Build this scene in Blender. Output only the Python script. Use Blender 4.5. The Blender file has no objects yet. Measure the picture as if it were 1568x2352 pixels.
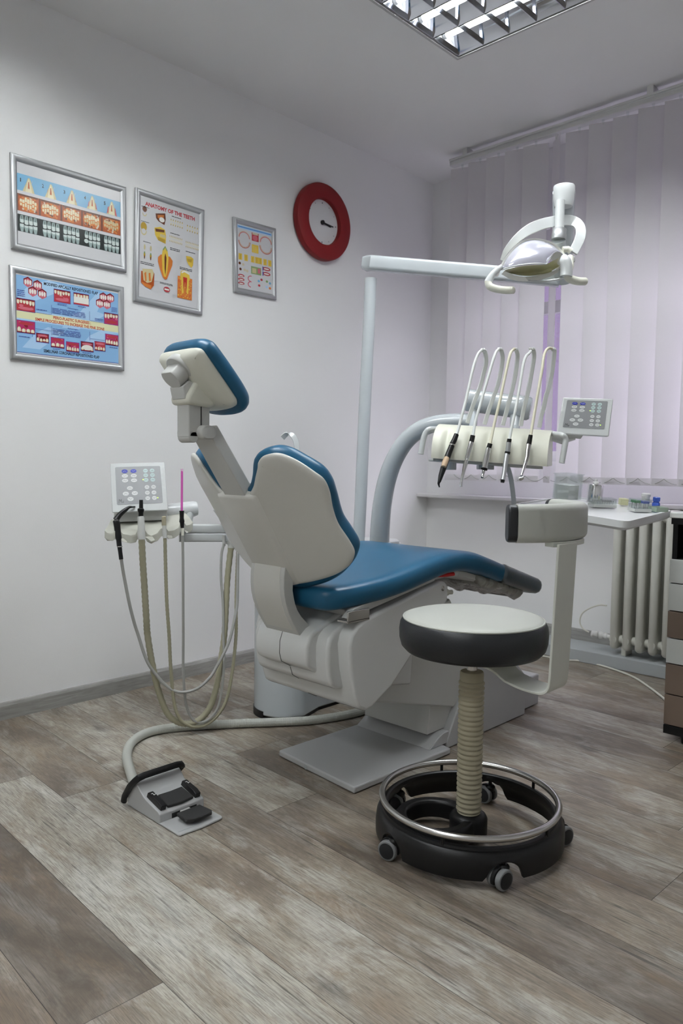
import bpy, bmesh, math, random
from math import sin, cos, pi, radians as rad
from mathutils import Vector as V, Matrix, geometry
random.seed(7)
SKY, TUBE, EXPO = 5.0, 30.5, 1.04
SC = bpy.context.scene
COL = SC.collection

# ------------------------------------------------------------------ materials
def mat(name, col, rough=0.5, metal=0.0, var=0.04, vscale=8.0, bump=0.0, bscale=60.0, coat=0.0, spec=0.5,
        emit=None, es=0.0, trans=0.0, alpha=1.0, ior=1.45):
    m = bpy.data.materials.new(name); m.use_nodes = True
    nt = m.node_tree; b = nt.nodes['Principled BSDF']
    c = (*col, 1)
    b.inputs['Base Color'].default_value = c
    b.inputs['Roughness'].default_value = rough
    b.inputs['Metallic'].default_value = metal
    b.inputs['Coat Weight'].default_value = coat
    b.inputs['Coat Roughness'].default_value = 0.08
    b.inputs['Specular IOR Level'].default_value = spec
    b.inputs['IOR'].default_value = ior
    b.inputs['Transmission Weight'].default_value = trans
    b.inputs['Alpha'].default_value = alpha
    if emit:
        b.inputs['Emission Color'].default_value = (*emit, 1); b.inputs['Emission Strength'].default_value = es
    if var or bump:
        tc = nt.nodes.new('ShaderNodeTexCoord')
        if var:
            n = nt.nodes.new('ShaderNodeTexNoise'); n.inputs['Scale'].default_value = vscale; n.inputs['Detail'].default_value = 4
            nt.links.new(tc.outputs['Object'], n.inputs['Vector'])
            r = nt.nodes.new('ShaderNodeMapRange'); r.inputs['To Min'].default_value = 1 - var; r.inputs['To Max'].default_value = 1 + var
            nt.links.new(n.outputs['Fac'], r.inputs['Value'])
            mx = nt.nodes.new('ShaderNodeVectorMath'); mx.operation = 'SCALE'; mx.inputs[0].default_value = col
            nt.links.new(r.outputs['Result'], mx.inputs['Scale']); nt.links.new(mx.outputs['Vector'], b.inputs['Base Color'])
            r2 = nt.nodes.new('ShaderNodeMapRange'); r2.inputs['To Min'].default_value = max(0, rough - var); r2.inputs['To Max'].default_value = min(1, rough + var)
            nt.links.new(n.outputs['Fac'], r2.inputs['Value']); nt.links.new(r2.outputs['Result'], b.inputs['Roughness'])
        if bump:
            n2 = nt.nodes.new('ShaderNodeTexNoise'); n2.inputs['Scale'].default_value = bscale; n2.inputs['Detail'].default_value = 3
            nt.links.new(tc.outputs['Object'], n2.inputs['Vector'])
            bp = nt.nodes.new('ShaderNodeBump'); bp.inputs['Strength'].default_value = bump; bp.inputs['Distance'].default_value = 0.002
            nt.links.new(n2.outputs['Fac'], bp.inputs['Height']); nt.links.new(bp.outputs['Normal'], b.inputs['Normal'])
    return m

def flat(name, col, rough=0.35):
    return mat(name, col, rough, var=0)

M = {}
M['wall'] = mat('wall_paint', (.80, .80, .80), .85, var=.015, vscale=2, bump=.12, bscale=220)
M['ceil'] = mat('ceiling_paint', (.78, .78, .775), .9, var=.015, vscale=2)
M['base'] = None
M['shell'] = mat('shell_plastic', (.57, .565, .53), .33, var=.02, coat=.2)
M['white'] = mat('white_enamel', (.585, .605, .61), .28, var=.02, coat=.35)
M['cover'] = mat('glossy_white_cover', (.66, .67, .665), .24, var=.02, coat=.4)
M['tray'] = mat('white_tray_plastic', (.74, .75, .76), .3, var=.015)
M['unit'] = mat('pale_blue_enamel', (.475, .51, .535), .25, var=.02, coat=.4)
M['grey'] = mat('grey_plastic', (.50, .505, .49), .38, var=.03)
M['plate'] = mat('grey_painted_steel', (.43, .435, .44), .38, var=.03)
M['blue'] = mat('blue_vinyl', (.012, .085, .165), .38, var=.05, vscale=5, bump=.08, bscale=300, coat=.06, spec=.35)
M['ivory'] = mat('ivory_plastic', (.68, .68, .60), .4, var=.03)
M['yellowed'] = mat('yellowed_ivory_plastic', (.66, .66, .57), .42, var=.05, vscale=3)
M['black'] = mat('black_plastic', (.0045, .0045, .005), .40, var=.03, bump=.1, bscale=500, spec=.38)
M['rubber'] = mat('black_rubber', (.02, .02, .02), .7, var=.03, bump=.2, bscale=400)
M['leather'] = mat('charcoal_vinyl', (.011, .0125, .015), .42, var=.04, bump=.12, bscale=260)
M['cream'] = mat('cream_vinyl', (.44, .45, .415), .42, var=.03, bump=.06, bscale=300)
M['creamp'] = mat('cream_enamel', (.60, .61, .56), .38, var=.025)
M['bellows'] = mat('beige_rubber', (.33, .30, .215), .6, var=.04)
M['hose'] = mat('beige_hose_rubber', (.285, .27, .19), .5, var=.05)
M['hoseg'] = mat('grey_hose_rubber', (.30, .30, .285), .45, var=.04)
M['hosew'] = mat('pale_hose_silicone', (.68, .70, .69), .4, var=.03)
M['hosef'] = mat('foot_control_hose', (.42, .43, .395), .45, var=.04)
M['ivoryg'] = mat('grey_ivory_plastic', (.47, .47, .415), .4, var=.03)
M['hosey'] = mat('ivory_hose_silicone', (.66, .63, .50), .4, var=.03)
M['chrome'] = mat('chrome', (.75, .75, .76), .12, 1.0, var=.02)
M['steel'] = mat('brushed_steel', (.55, .54, .52), .25, 1.0, var=.05)
M['alu'] = mat('satin_aluminium', (.43, .44, .45), .42, .7, var=.03, bump=.05, bscale=300)
M['tyre'] = mat('grey_tyre_rubber', (.17, .175, .18), .6, var=.03)
M['red'] = mat('red_plastic', (.19, .003, .004), .55, var=.03)
M['face'] = flat('clock_face_white', (.66, .66, .67), .6)
M['ink'] = flat('black_ink', (.01, .01, .012), .5)
M['pink'] = mat('magenta_plastic', (.55, .09, .38), .35, var=.02)
M['pinkt'] = mat('clear_pink_plastic', (.7, .45, .62), .3, var=.02)
M['panel'] = mat('silver_membrane', (.25, .255, .265), .42, .15, var=.02)
M['btn'] = flat('white_button_print', (.68, .69, .70))
M['btnblue'] = flat('blue_button_print', (.03, .04, .35))
M['btnteal'] = flat('pale_teal_button_print', (.50, .62, .62))
M['led'] = mat('green_indicator', (.4, .7, .1), .4, var=0, emit=(.6, 1, .1), es=1.2)
M['sill'] = mat('sill_paint', (.64, .64, .635), .5, var=.02)
M['radi'] = mat('radiator_enamel', (.62, .62, .565), .35, var=.02)
M['plinth'] = mat('grey_plinth_paint', (.40, .425, .435), .5, var=.03)
M['brown'] = mat('brown_laminate', (.17, .125, .095), .45, var=.03)
M['wlam'] = mat('white_laminate', (.62, .64, .62), .35, var=.02)
M['cord'] = mat('white_cable', (.66, .65, .58), .5, var=.02)
M['rail'] = mat('blind_rail_paint', (.60, .60, .60), .4, var=.02)
M['rlever'] = flat('red_lever_plastic', (.5, .01, .01))
M['paper'] = mat('white_paper', (.7, .7, .69), .8, var=.01)
M['bluep'] = mat('blue_translucent_plastic', (.05, .12, .55), .25, var=.02, trans=.25)
M['yelp'] = mat('pale_yellow_plastic', (.68, .68, .42), .4, var=.02)
M['green'] = mat('green_plastic', (.08, .25, .12), .4, var=.02)
M['mint'] = mat('pale_mint_plastic', (.55, .66, .56), .3, var=.02, trans=.3)
M['lampy'] = mat('yellowed_reflector', (.62, .60, .38), .3, .2, var=.06, vscale=14)
M['lens'] = mat('iridescent_lens', (.74, .74, .86), .16, .5, var=.08, vscale=9, coat=.6)
M['frost'] = mat('clear_lens', (.86, .87, .84), .06, var=0, trans=.75)
M['tan'] = mat('tan_insert', (.50, .36, .24), .5, var=.04)
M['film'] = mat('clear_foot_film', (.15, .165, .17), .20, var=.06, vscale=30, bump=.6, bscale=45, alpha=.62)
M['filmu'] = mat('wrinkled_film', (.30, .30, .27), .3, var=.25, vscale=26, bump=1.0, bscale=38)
M['tubeL'] = mat('fluorescent_tube', (1, 1, 1), .4, var=0, emit=(.965, 1.0, .985), es=1.0)
M['mirror'] = mat('specular_aluminium', (.52, .53, .57), .10, 1.0, var=.03, vscale=20)
M['house'] = mat('luminaire_housing', (.45, .45, .45), .45, var=.02)
M['gap'] = flat('dark_gap', (.02, .02, .02), .8)
M['wood'] = None

def nodes_of(name):
    m = bpy.data.materials.new(name); m.use_nodes = True
    return m, m.node_tree, m.node_tree.nodes['Principled BSDF']

def mk(nt, t, **k):
    n = nt.nodes.new(t)
    for a, b in k.items():
        if hasattr(n, a) and not a[0].isupper(): setattr(n, a, b)
    return n

def floor_material():
    m, nt, b = nodes_of('whitewashed_oak_planks')
    L = nt.links.new
    tc = mk(nt, 'ShaderNodeTexCoord')
    at = mk(nt, 'ShaderNodeAttribute', attribute_name='tone')      # per-plank random tone
    sd = mk(nt, 'ShaderNodeAttribute', attribute_name='seed')
    off = mk(nt, 'ShaderNodeVectorMath', operation='SCALE'); off.inputs['Scale'].default_value = 37.0
    comb = mk(nt, 'ShaderNodeCombineXYZ'); L(sd.outputs['Fac'], comb.inputs[0]); L(sd.outputs['Fac'], comb.inputs[1]); L(sd.outputs['Fac'], comb.inputs[2])
    L(comb.outputs[0], off.inputs[0])
    add = mk(nt, 'ShaderNodeVectorMath', operation='ADD'); L(tc.outputs['Object'], add.inputs[0]); L(off.outputs[0], add.inputs[1])
    def noise(sx, sy, scale, det=6, rough=.6, dist=0.0):
        mp = mk(nt, 'ShaderNodeMapping'); mp.inputs['Scale'].default_value = (sx, sy, 1); L(add.outputs[0], mp.inputs['Vector'])
        n = mk(nt, 'ShaderNodeTexNoise'); n.inputs['Scale'].default_value = scale; n.inputs['Detail'].default_value = det
        n.inputs['Roughness'].default_value = rough; n.inputs['Distortion'].default_value = dist
        L(mp.outputs[0], n.inputs['Vector']); return n.outputs['Fac']
    def ramp(x, stops):
        r = mk(nt, 'ShaderNodeValToRGB'); e = r.color_ramp.elements
        while len(e) < len(stops): e.new(.5)
        for q, (p, c) in zip(e, stops): q.position = p; q.color = (*c, 1)
        L(x, r.inputs[0]); return r.outputs[0]
    def rng(x, a, bb, c, d):
        r = mk(nt, 'ShaderNodeMapRange'); r.inputs[1].default_value = a; r.inputs[2].default_value = bb
        r.inputs[3].default_value = c; r.inputs[4].default_value = d; L(x, r.inputs[0]); return r.outputs[0]
    def mixc(f, a, bb, mode='MIX'):
        x = mk(nt, 'ShaderNodeMix', data_type='RGBA', blend_type=mode)
        if isinstance(f, float): x.inputs[0].default_value = f
        else: L(f, x.inputs[0])
        for s, i in ((a, 6), (bb, 7)):
            if isinstance(s, tuple): x.inputs[i].default_value = (*s, 1)
            else: L(s, x.inputs[i])
        return x.outputs[2]
    def math_(op, a, bb):
        x = mk(nt, 'ShaderNodeMath', operation=op)
        for s, i in ((a, 0), (bb, 1)):
            if isinstance(s, (int, float)): x.inputs[i].default_value = s
            else: L(s, x.inputs[i])
        return x.outputs[0]
    blot = noise(1.0, 2.3, 2.3, 7, .66, .35)          # broad stains along the board
    blot2 = noise(1.3, 3.2, 3.6, 7, .68, .5)
    blot3 = noise(.8, 3.5, 4.1, 5, .6, .8)
    streak = noise(.9, 34, 4.2, 4, .55, .5)           # long dark cracks
    fine = noise(2.6, 70, 9.0, 6, .65, .15)           # tight grain
    mid = noise(1.6, 22, 6.0, 7, .7, .45)
    lime = noise(1.1, 2.8, 3.0, 9, .72, .5)           # white lime wash in the grain
    wave = mk(nt, 'ShaderNodeTexWave', wave_type='BANDS', bands_direction='Y')
    mp = mk(nt, 'ShaderNodeMapping'); mp.inputs['Scale'].default_value = (.55, 3.2, 1); L(add.outputs[0], mp.inputs['Vector']); L(mp.outputs[0], wave.inputs['Vector'])
    wave.inputs['Scale'].default_value = 11; wave.inputs['Distortion'].default_value = 7; wave.inputs['Detail'].default_value = 3; wave.inputs['Detail Scale'].default_value = .9
    blotc = rng(blot, .34, .66, 0, 1)
    tone = math_('ADD', math_('MULTIPLY', at.outputs['Fac'], .62), math_('MULTIPLY', blotc, .40))
    basec = ramp(tone, [(.20, (.085, .066, .050)), (.40, (.165, .132, .102)), (.58, (.270, .228, .178)), (.76, (.400, .368, .312)), (.95, (.50, .485, .435))])
    warm = mixc(rng(blot2, .52, .70, 0, .6), basec, (.235, .165, .105))
    cool = mixc(rng(blot3, .55, .72, 0, .55), warm, (.30, .295, .275))
    g1 = mixc(rng(fine, .38, .54, .68, 0), cool, (.095, .077, .060))
    g2 = mixc(rng(mid, .34, .52, .38, 0), g1, (.115, .094, .074))
    g3 = mixc(math_('MULTIPLY', rng(wave.outputs['Fac'], .0, .22, .40, 0), rng(blot3, .45, .58, 0, 1)), g2, (.085, .067, .052))
    limef = math_('MULTIPLY', math_('MULTIPLY', rng(lime, .48, .70, 0, .95), rng(at.outputs['Fac'], .15, .65, .22, 1)), math_('MULTIPLY', rng(fine, .34, .52, .45, 1), rng(mid, .36, .52, .35, 1)))
    g4 = mixc(limef, g3, (.55, .54, .50))
    g4 = mixc(math_('MULTIPLY', rng(streak, .57, .63, 0, .8), rng(blot2, .35, .55, 1, 0)), g4, (.055, .048, .042))
    # dark knots
    vor = mk(nt, 'ShaderNodeTexVoronoi'); vor.inputs['Scale'].default_value = 1.0; vor.voronoi_dimensions = '2D'
    mpv = mk(nt, 'ShaderNodeMapping'); mpv.inputs['Scale'].default_value = (1.35, 2.7, 1)
    wob = mk(nt, 'ShaderNodeTexNoise'); wob.inputs['Scale'].default_value = 22; L(add.outputs[0], wob.inputs['Vector'])
    wsc = mk(nt, 'ShaderNodeVectorMath', operation='SCALE'); wsc.inputs['Scale'].default_value = .05; L(wob.outputs['Color'], wsc.inputs[0])
    wad = mk(nt, 'ShaderNodeVectorMath', operation='ADD'); L(add.outputs[0], wad.inputs[0]); L(wsc.outputs[0], wad.inputs[1])
    L(wad.outputs[0], mpv.inputs['Vector']); L(mpv.outputs[0], vor.inputs['Vector'])
    kn = rng(vor.outputs['Distance'], .03, .085, .75, 0)
    g5 = mixc(math_('MULTIPLY', kn, rng(mid, .35, .6, 1, .3)), g4, (.06, .055, .05))
    # seams between boards
    ed = mk(nt, 'ShaderNodeAttribute', attribute_name='seamx')
    L(g5, b.inputs['Base Color'])
    L(rng(fine, .3, .7, .50, .36), b.inputs['Roughness'])
    b.inputs['Specular IOR Level'].default_value = .4
    bp = mk(nt, 'ShaderNodeBump'); bp.inputs['Strength'].default_value = .25; bp.inputs['Distance'].default_value = .0015
    L(fine, bp.inputs['Height']); L(bp.outputs[0], b.inputs['Normal'])
    return m
M['floor'] = floor_material()

def grain_material(name, c0, c1, axis):
    m, nt, b = nodes_of(name); L = nt.links.new
    tc = mk(nt, 'ShaderNodeTexCoord'); mp = mk(nt, 'ShaderNodeMapping')
    mp.inputs['Scale'].default_value = axis; L(tc.outputs['Object'], mp.inputs['Vector'])
    n = mk(nt, 'ShaderNodeTexNoise'); n.inputs['Scale'].default_value = 9; n.inputs['Detail'].default_value = 7; n.inputs['Distortion'].default_value = .6
    L(mp.outputs[0], n.inputs['Vector'])
    r = mk(nt, 'ShaderNodeValToRGB'); r.color_ramp.elements[0].color = (*c0, 1); r.color_ramp.elements[1].color = (*c1, 1)
    r.color_ramp.elements[0].position = .35; r.color_ramp.elements[1].position = .65
    L(n.outputs['Fac'], r.inputs[0]); L(r.outputs[0], b.inputs['Base Color']); b.inputs['Roughness'].default_value = .5
    return m
M['base'] = grain_material('grey_wood_skirting', (.22, .215, .205), (.31, .305, .29), (1, 1, 9))

def blind_material():
    m = bpy.data.materials.new('blind_fabric'); m.use_nodes = True; nt = m.node_tree; L = nt.links.new
    for n in list(nt.nodes): nt.nodes.remove(n)
    out = mk(nt, 'ShaderNodeOutputMaterial'); mix = mk(nt, 'ShaderNodeMixShader'); mix.inputs[0].default_value = .42
    d = mk(nt, 'ShaderNodeBsdfDiffuse'); t = mk(nt, 'ShaderNodeBsdfTranslucent')
    tc = mk(nt, 'ShaderNodeTexCoord'); mp = mk(nt, 'ShaderNodeMapping'); mp.inputs['Scale'].default_value = (90, 90, 240)
    n = mk(nt, 'ShaderNodeTexNoise'); n.inputs['Scale'].default_value = 3; L(tc.outputs['Object'], mp.inputs[0]); L(mp.outputs[0], n.inputs[0])
    r = mk(nt, 'ShaderNodeValToRGB'); r.color_ramp.elements[0].color = (.80, .79, .80, 1); r.color_ramp.elements[1].color = (.86, .855, .865, 1)
    L(n.outputs['Fac'], r.inputs[0]); L(r.outputs[0], d.inputs[0]); t.inputs[0].default_value = (.74, .70, .745, 1)
    L(d.outputs[0], mix.inputs[1]); L(t.outputs[0], mix.inputs[2]); L(mix.outputs[0], out.inputs[0])
    return m
M['blind'] = blind_material()

def glass_material(nm, tint, gl):
    m = bpy.data.materials.new(nm); m.use_nodes = True; nt = m.node_tree; L = nt.links.new
    for n in list(nt.nodes): nt.nodes.remove(n)
    out = mk(nt, 'ShaderNodeOutputMaterial'); mix = mk(nt, 'ShaderNodeMixShader'); mix.inputs[0].default_value = gl
    t = mk(nt, 'ShaderNodeBsdfTransparent'); t.inputs[0].default_value = (*tint, 1); g = mk(nt, 'ShaderNodeBsdfGlossy'); g.inputs['Roughness'].default_value = .02
    L(t.outputs[0], mix.inputs[1]); L(g.outputs[0], mix.inputs[2]); L(mix.outputs[0], out.inputs[0])
    return m
M['glass'] = glass_material('window_glass', (.93, .92, .96), .06)
M['acryl'] = glass_material('clear_acrylic', (.94, .96, .955), .10)
M['frost'] = glass_material('clear_lens', (.88, .89, .86), .14)

# ------------------------------------------------------------------ mesh builder
def spl(pts, n=8, closed=False):
    pts = [V(p) for p in pts]; out = []; N = len(pts)
    segs = N if closed else N - 1
    for i in range(segs):
        if closed: a, b, c, d = pts[i-1], pts[i], pts[(i+1) % N], pts[(i+2) % N]
        else:
            b, c = pts[i], pts[i+1]
            a = pts[i-1] if i > 0 else b + (b - c); d = pts[i+2] if i + 2 < N else c + (c - b)
        for k in range(n):
            t = k / n
            out.append(.5*((2*b) + (c-a)*t + (2*a-5*b+4*c-d)*t*t + (3*b-a-3*c+d)*t**3))
    if not closed: out.append(pts[-1])
    return out

class MB:
    def __init__(s): s.v = []; s.f = []; s.m = []; s.cur = 0
    def add(s, vs, fs):
        b = len(s.v); s.v += [V(p) for p in vs]
        for f in fs: s.f.append(tuple(b + i for i in f)); s.m.append(s.cur)
        return s
    def box(s, c, d, ax=None):
        c = V(c); X, Y, Z = ax if ax else (V((1,0,0)), V((0,1,0)), V((0,0,1)))
        hx, hy, hz = V(X)*d[0]/2, V(Y)*d[1]/2, V(Z)*d[2]/2
        vs = [c + a*hx + b*hy + e*hz for e in (-1, 1) for a, b in ((-1,-1),(1,-1),(1,1),(-1,1))]
        return s.add(vs, [(3,2,1,0),(4,5,6,7),(0,1,5,4),(1,2,6,5),(2,3,7,6),(3,0,4,7)])
    def bb(s, a, b):
        a, b = V(a), V(b); return s.box((a+b)/2, [abs(x) for x in (b-a)])
    def loft(s, rings, cap0=True, cap1=True, closed=True, wrap=False):
        n = len(rings[0]); vs = [p for r in rings for p in r]; fs = []
        R = len(rings)
        for i in range(R if wrap else R-1):
            j = (i+1) % R
            for k in range(n if closed else n-1):
                fs.append((i*n+k, i*n+(k+1) % n, j*n+(k+1) % n, j*n+k))
        if not wrap:
            if cap0: fs.append(tuple(range(n-1, -1, -1)))
            if cap1: fs.append(tuple((R-1)*n+k for k in range(n)))
        return s.add(vs, fs)
    def prism(s, poly, f0, f1):
        return s.loft([[V(f0(p)) for p in poly], [V(f1(p)) for p in poly]])
    def tube(s, path, r, n=12, closed=False, flatr=None, up=None, cap=True):
        path = [V(p) for p in path]; N = len(path)
        rr = r if isinstance(r, (list, tuple)) else [r]*N
        T = []
        for i in range(N):
            a = path[i-1] if (i > 0 or closed) else path[i]; b = path[(i+1) % N] if (i < N-1 or closed) else path[i]
            T.append((b-a).normalized())
        u = V(up) if up else (V((0,0,1)) if abs(T[0].z) < .9 else V((1,0,0)))
        rings = []
        for i in range(N):
            u = (u - T[i]*u.dot(T[i])).normalized() if (u - T[i]*u.dot(T[i])).length > 1e-6 else T[i].orthogonal().normalized()
            w = T[i].cross(u); f = flatr if flatr else 1.0
            rings.append([path[i] + (u*cos(2*pi*k/n) + w*sin(2*pi*k/n)*f)*rr[i] for k in range(n)])
            if up: u = V(up)
        return s.loft(rings, cap, cap, wrap=closed)
    def strip(s, path, wdir, w, t):                       # flat bar: width along wdir, thickness t
        path = [V(p) for p in path]; rings = []; per = isinstance(wdir, list)
        for i, p in enumerate(path):
            a = path[max(0, i-1)]; b = path[min(len(path)-1, i+1)]; tn = (b-a).normalized(); wd = V(wdir[i] if per else wdir).normalized()
            ww = (wd - tn*wd.dot(tn)).normalized(); nn = tn.cross(ww)
            wi = w[i] if isinstance(w, (list, tuple)) else w
            rings.append([p + ww*wi/2 + nn*t/2, p - ww*wi/2 + nn*t/2, p - ww*wi/2 - nn*t/2, p + ww*wi/2 - nn*t/2])
        return s.loft(rings)
    def lathe(s, prof, o, ax=(0,0,1), n=32, closed=False, a0=0.0, a1=2*pi):
        o, ax = V(o), V(ax).normalized(); u = ax.orthogonal().normalized(); w = ax.cross(u)
        full = abs(a1-a0-2*pi) < 1e-6
        ring = lambda r, z: [o + ax*z + (u*cos(a0+(a1-a0)*k/n) + w*sin(a0+(a1-a0)*k/n))*max(r, 1e-5) for k in range(n if full else n+1)]
        return s.loft([ring(r, z) for r, z in prof], not closed, not closed, closed=full, wrap=closed)
    def ball(s, c, r, n=14, sc=(1,1,1), ax=None):
        c = V(c); X, Y, Z = ax if ax else (V((1,0,0)), V((0,1,0)), V((0,0,1))); rings = []
        for i in range(n//2+1):
            th = pi*i/(n//2); rings.append([c + V(X)*sc[0]*r*max(sin(th),1e-4)*cos(2*pi*k/n) + V(Y)*sc[1]*r*max(sin(th),1e-4)*sin(2*pi*k/n) - V(Z)*sc[2]*r*cos(th) for k in range(n)])
        return s.loft(rings)
    def grid(s, fn, nu, nv):
        vs = [V(fn(i/nu, j/nv)) for j in range(nv+1) for i in range(nu+1)]
        return s.add(vs, [(j*(nu+1)+i, j*(nu+1)+i+1, (j+1)*(nu+1)+i+1, (j+1)*(nu+1)+i) for j in range(nv) for i in range(nu)])
    def patch(s, outline, step, fn, flip=False):
        """fill a closed 2-D outline with an even triangulation, lifted to 3-D by fn(x, y)"""
        n = len(outline); xs = [p[0] for p in outline]; ys = [p[1] for p in outline]; pts = [V((p[0], p[1])) for p in outline]
        def inside(x, y):
            c = False
            for i in range(n):
                (x1, y1), (x2, y2) = outline[i][:2], outline[(i+1) % n][:2]
                if (y1 > y) != (y2 > y) and x < (x2-x1)*(y-y1)/(y2-y1)+x1: c = not c
            return c
        y = min(ys) + step*.5
        while y < max(ys):
            x = min(xs) + step*.5
            while x < max(xs):
                if inside(x, y) and min((p - V((x, y))).length for p in pts[:n]) > step*.45: pts.append(V((x, y)))
                x += step
            y += step
        vo, eo, fo = geometry.delaunay_2d_cdt(pts, [], [list(range(n))], 1, 1e-5)[:3]
        return s.add([fn(p[0], p[1]) for p in vo], [tuple(reversed(f)) if flip else tuple(f) for f in fo])
    def pillow(s, outline, rings, fn, step=.03):
        """closed body over an outline: rings = [(inset, height)...]; first and last ring are filled"""
        n = len(outline); o = [V((p[0], p[1])) for p in outline]
        area = sum(o[i].x*o[(i+1) % n].y - o[(i+1) % n].x*o[i].y for i in range(n)); sg = 1 if area > 0 else -1
        nr = []
        for i in range(n):
            t = (o[(i+1) % n] - o[i-1]).normalized(); nr.append(V((-t.y, t.x))*sg)
        R = []
        for ins, h in rings: R.append(([(o[i] + nr[i]*ins) for i in range(n)], h))
        s.loft([[V(fn(p.x, p.y, h)) for p in r] for r, h in R], False, False)
        for (r, h) in (R[0], R[-1]): s.patch([(p.x, p.y) for p in r], step, lambda x, y, h=h: fn(x, y, h))
        return s

def obj(name, mb, m, parent=None, smooth=35, bevel=0, bseg=2, sub=0, merge=True, local=False):
    mats = m if isinstance(m, (list, tuple)) else [m]
    o0 = V((0,0,0))
    if parent is not None and not local:
        r = parent
        while r.parent: r = r.parent
        o0 = V(r.location)
    me = bpy.data.meshes.new(name)
    me.from_pydata([tuple(p - o0) for p in mb.v], [], mb.f)
    for x in mats: me.materials.append(x)
    if len(mats) > 1:
        for p, i in zip(me.polygons, mb.m): p.material_index = i
    bm = bmesh.new(); bm.from_mesh(me)
    if merge: bmesh.ops.remove_doubles(bm, verts=bm.verts, dist=1e-5)
    bmesh.ops.recalc_face_normals(bm, faces=bm.faces)
    bm.to_mesh(me); bm.free()
    if smooth:
        me.polygons.foreach_set('use_smooth', [True]*len(me.polygons)); me.set_sharp_from_angle(angle=rad(smooth))
    me.update()
    o = bpy.data.objects.new(name, me); COL.objects.link(o)
    if parent is not None: o.parent = parent
    if bevel:
        b = o.modifiers.new('bevel', 'BEVEL'); b.width = bevel; b.segments = bseg; b.limit_method = 'ANGLE'; b.angle_limit = rad(32); b.harden_normals = False
    if sub:
        q = o.modifiers.new('subdiv', 'SUBSURF'); q.levels = sub; q.render_levels = sub
    return o

def thing(name, label, cat, loc=(0,0,0), group=None):
    o = bpy.data.objects.new(name, None); COL.objects.link(o); o.location = loc; o.empty_display_size = .05
    o['label'] = label; o['category'] = cat
    if group: o['group'] = group
    return o
def tag(o, label, cat, group=None):
    o['label'] = label; o['category'] = cat
    if group: o['group'] = group
    return o
def struct(name, mb, m, parent=None, **k):
    o = obj(name, mb, m, parent, **k)
    if parent is None: o['kind'] = 'structure'
    return o

def textmesh(txt, size=1.0, bold=0.0):
    """outline text as 2-D triangles: (verts, faces, width, height)"""
    cu = bpy.data.curves.new('t', 'FONT'); cu.body = txt; cu.size = size; cu.offset = bold; cu.resolution_u = 2
    ob = bpy.data.objects.new('t', cu); COL.objects.link(ob)
    bpy.context.view_layer.update()
    dg = bpy.context.evaluated_depsgraph_get(); me = ob.evaluated_get(dg).to_mesh()
    vs = [(v.co.x, v.co.y) for v in me.vertices]; fs = [tuple(p.vertices) for p in me.polygons]
    ob.evaluated_get(dg).to_mesh_clear(); bpy.data.objects.remove(ob); bpy.data.curves.remove(cu)
    xs = [v[0] for v in vs]; ys = [v[1] for v in vs]
    return [(x-min(xs), y-min(ys)) for x, y in vs], fs, max(xs)-min(xs), max(ys)-min(ys)
# ------------------------------------------------------------------ the room
H = 2.8157; YW = 3.93; XR = 4.3; YF = -1.7
def make_floor():
    mb = MB(); tones = []; seeds = []
    g = .0006; rows = range(-14, 18); rnd = random.Random(3)
    LP = 1.8
    fixed = {0: (.6, {0: .36, 1: .92, 2: .5}), 1: (.833, {0: .38, 1: .64, 2: .45}), -1: (-.035, {0: .5, 1: .14, 2: .70}),
             2: (1.02, {0: .66, 1: .54, 2: .44}), 3: (-.47, {1: .76, 2: .26, 0: .4}), 4: (.9, {0: .6, 1: .4, 2: .5}), -2: (.2, {1: .30, 2: .62}),
             5: (.5, {0: .5, 1: .45, 2: .5}), 6: (1.01, {0: .5, 1: .5, 2: .38}), 7: (.4, {1: .45, 2: .6}), 8: (.8, {1: .55, 2: .42}), 9: (.2, {1: .4, 2: .52})}
    for k in rows:
        y0, y1 = .82+.2*k, 1.02+.2*k
        y0c, y1c = y0, y1
        j0, tn = fixed.get(k, (rnd.uniform(0, LP), {}))
        x = j0 - 2*LP; i = 0
        while x < XR+.3:
            a, b = x, x+LP
            if b > a:
                mb.add([(a+g-1.2, y0c+g-.95, 0), (b-g-1.2, y0c+g-.95, 0), (b-g-1.2, y1c-g-.95, 0), (a+g-1.2, y1c-g-.95, 0)], [(0,1,2,3)])
                idx = round((x - j0)/LP)+1
                tones.append(tn.get(idx, rnd.uniform(.32, .62))); seeds.append(rnd.random())
            x += LP; i += 1
    mb.cur = 1
    mb.bb((-1.3, YF-1.0, -.06), (XR-1.05, YW-.85, -.0012)); 
    o = struct('floor', mb, [M['floor'], M['gap']], smooth=0, merge=False)
    o.location = (1.2, .95, 0); o.rotation_euler = (0, 0, rad(-2.5))
    nf = len(o.data.polygons)
    for nm, val in (('tone', tones), ('seed', seeds)):
        at = o.data.attributes.new(nm, 'FLOAT', 'FACE'); at.data.foreach_set('value', val + [.5]*(nf-len(val)))
make_floor()
struct('ceiling', MB().bb((-.2, YF-.2, H), (XR+.2, YW+.3, H+.15)), M['ceil'], smooth=0)
struct('wall_left', MB().bb((-.2, YF-.2, -.06), (0, YW+.3, H)), M['wall'], smooth=0)
struct('wall_right', MB().bb((XR, YF-.2, -.06), (XR+.2, YW+.3, H)), M['wall'], smooth=0)
struct('wall_front', MB().bb((0, YF-.2, -.06), (XR, YF, H)), M['wall'], smooth=0)
wx0, wx1, wz0, wz1 = .34, 2.9, 1.06, 2.40
mb = MB()
mb.bb((0, YW, -.06), (XR, YW+.3, wz0)); mb.bb((0, YW, wz1), (XR, YW+.3, H))
mb.bb((0, YW, wz0), (wx0, YW+.3, wz1)); mb.bb((wx1, YW, wz0), (XR, YW+.3, wz1))
struct('wall_back', mb, M['wall'], smooth=0)
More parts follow.
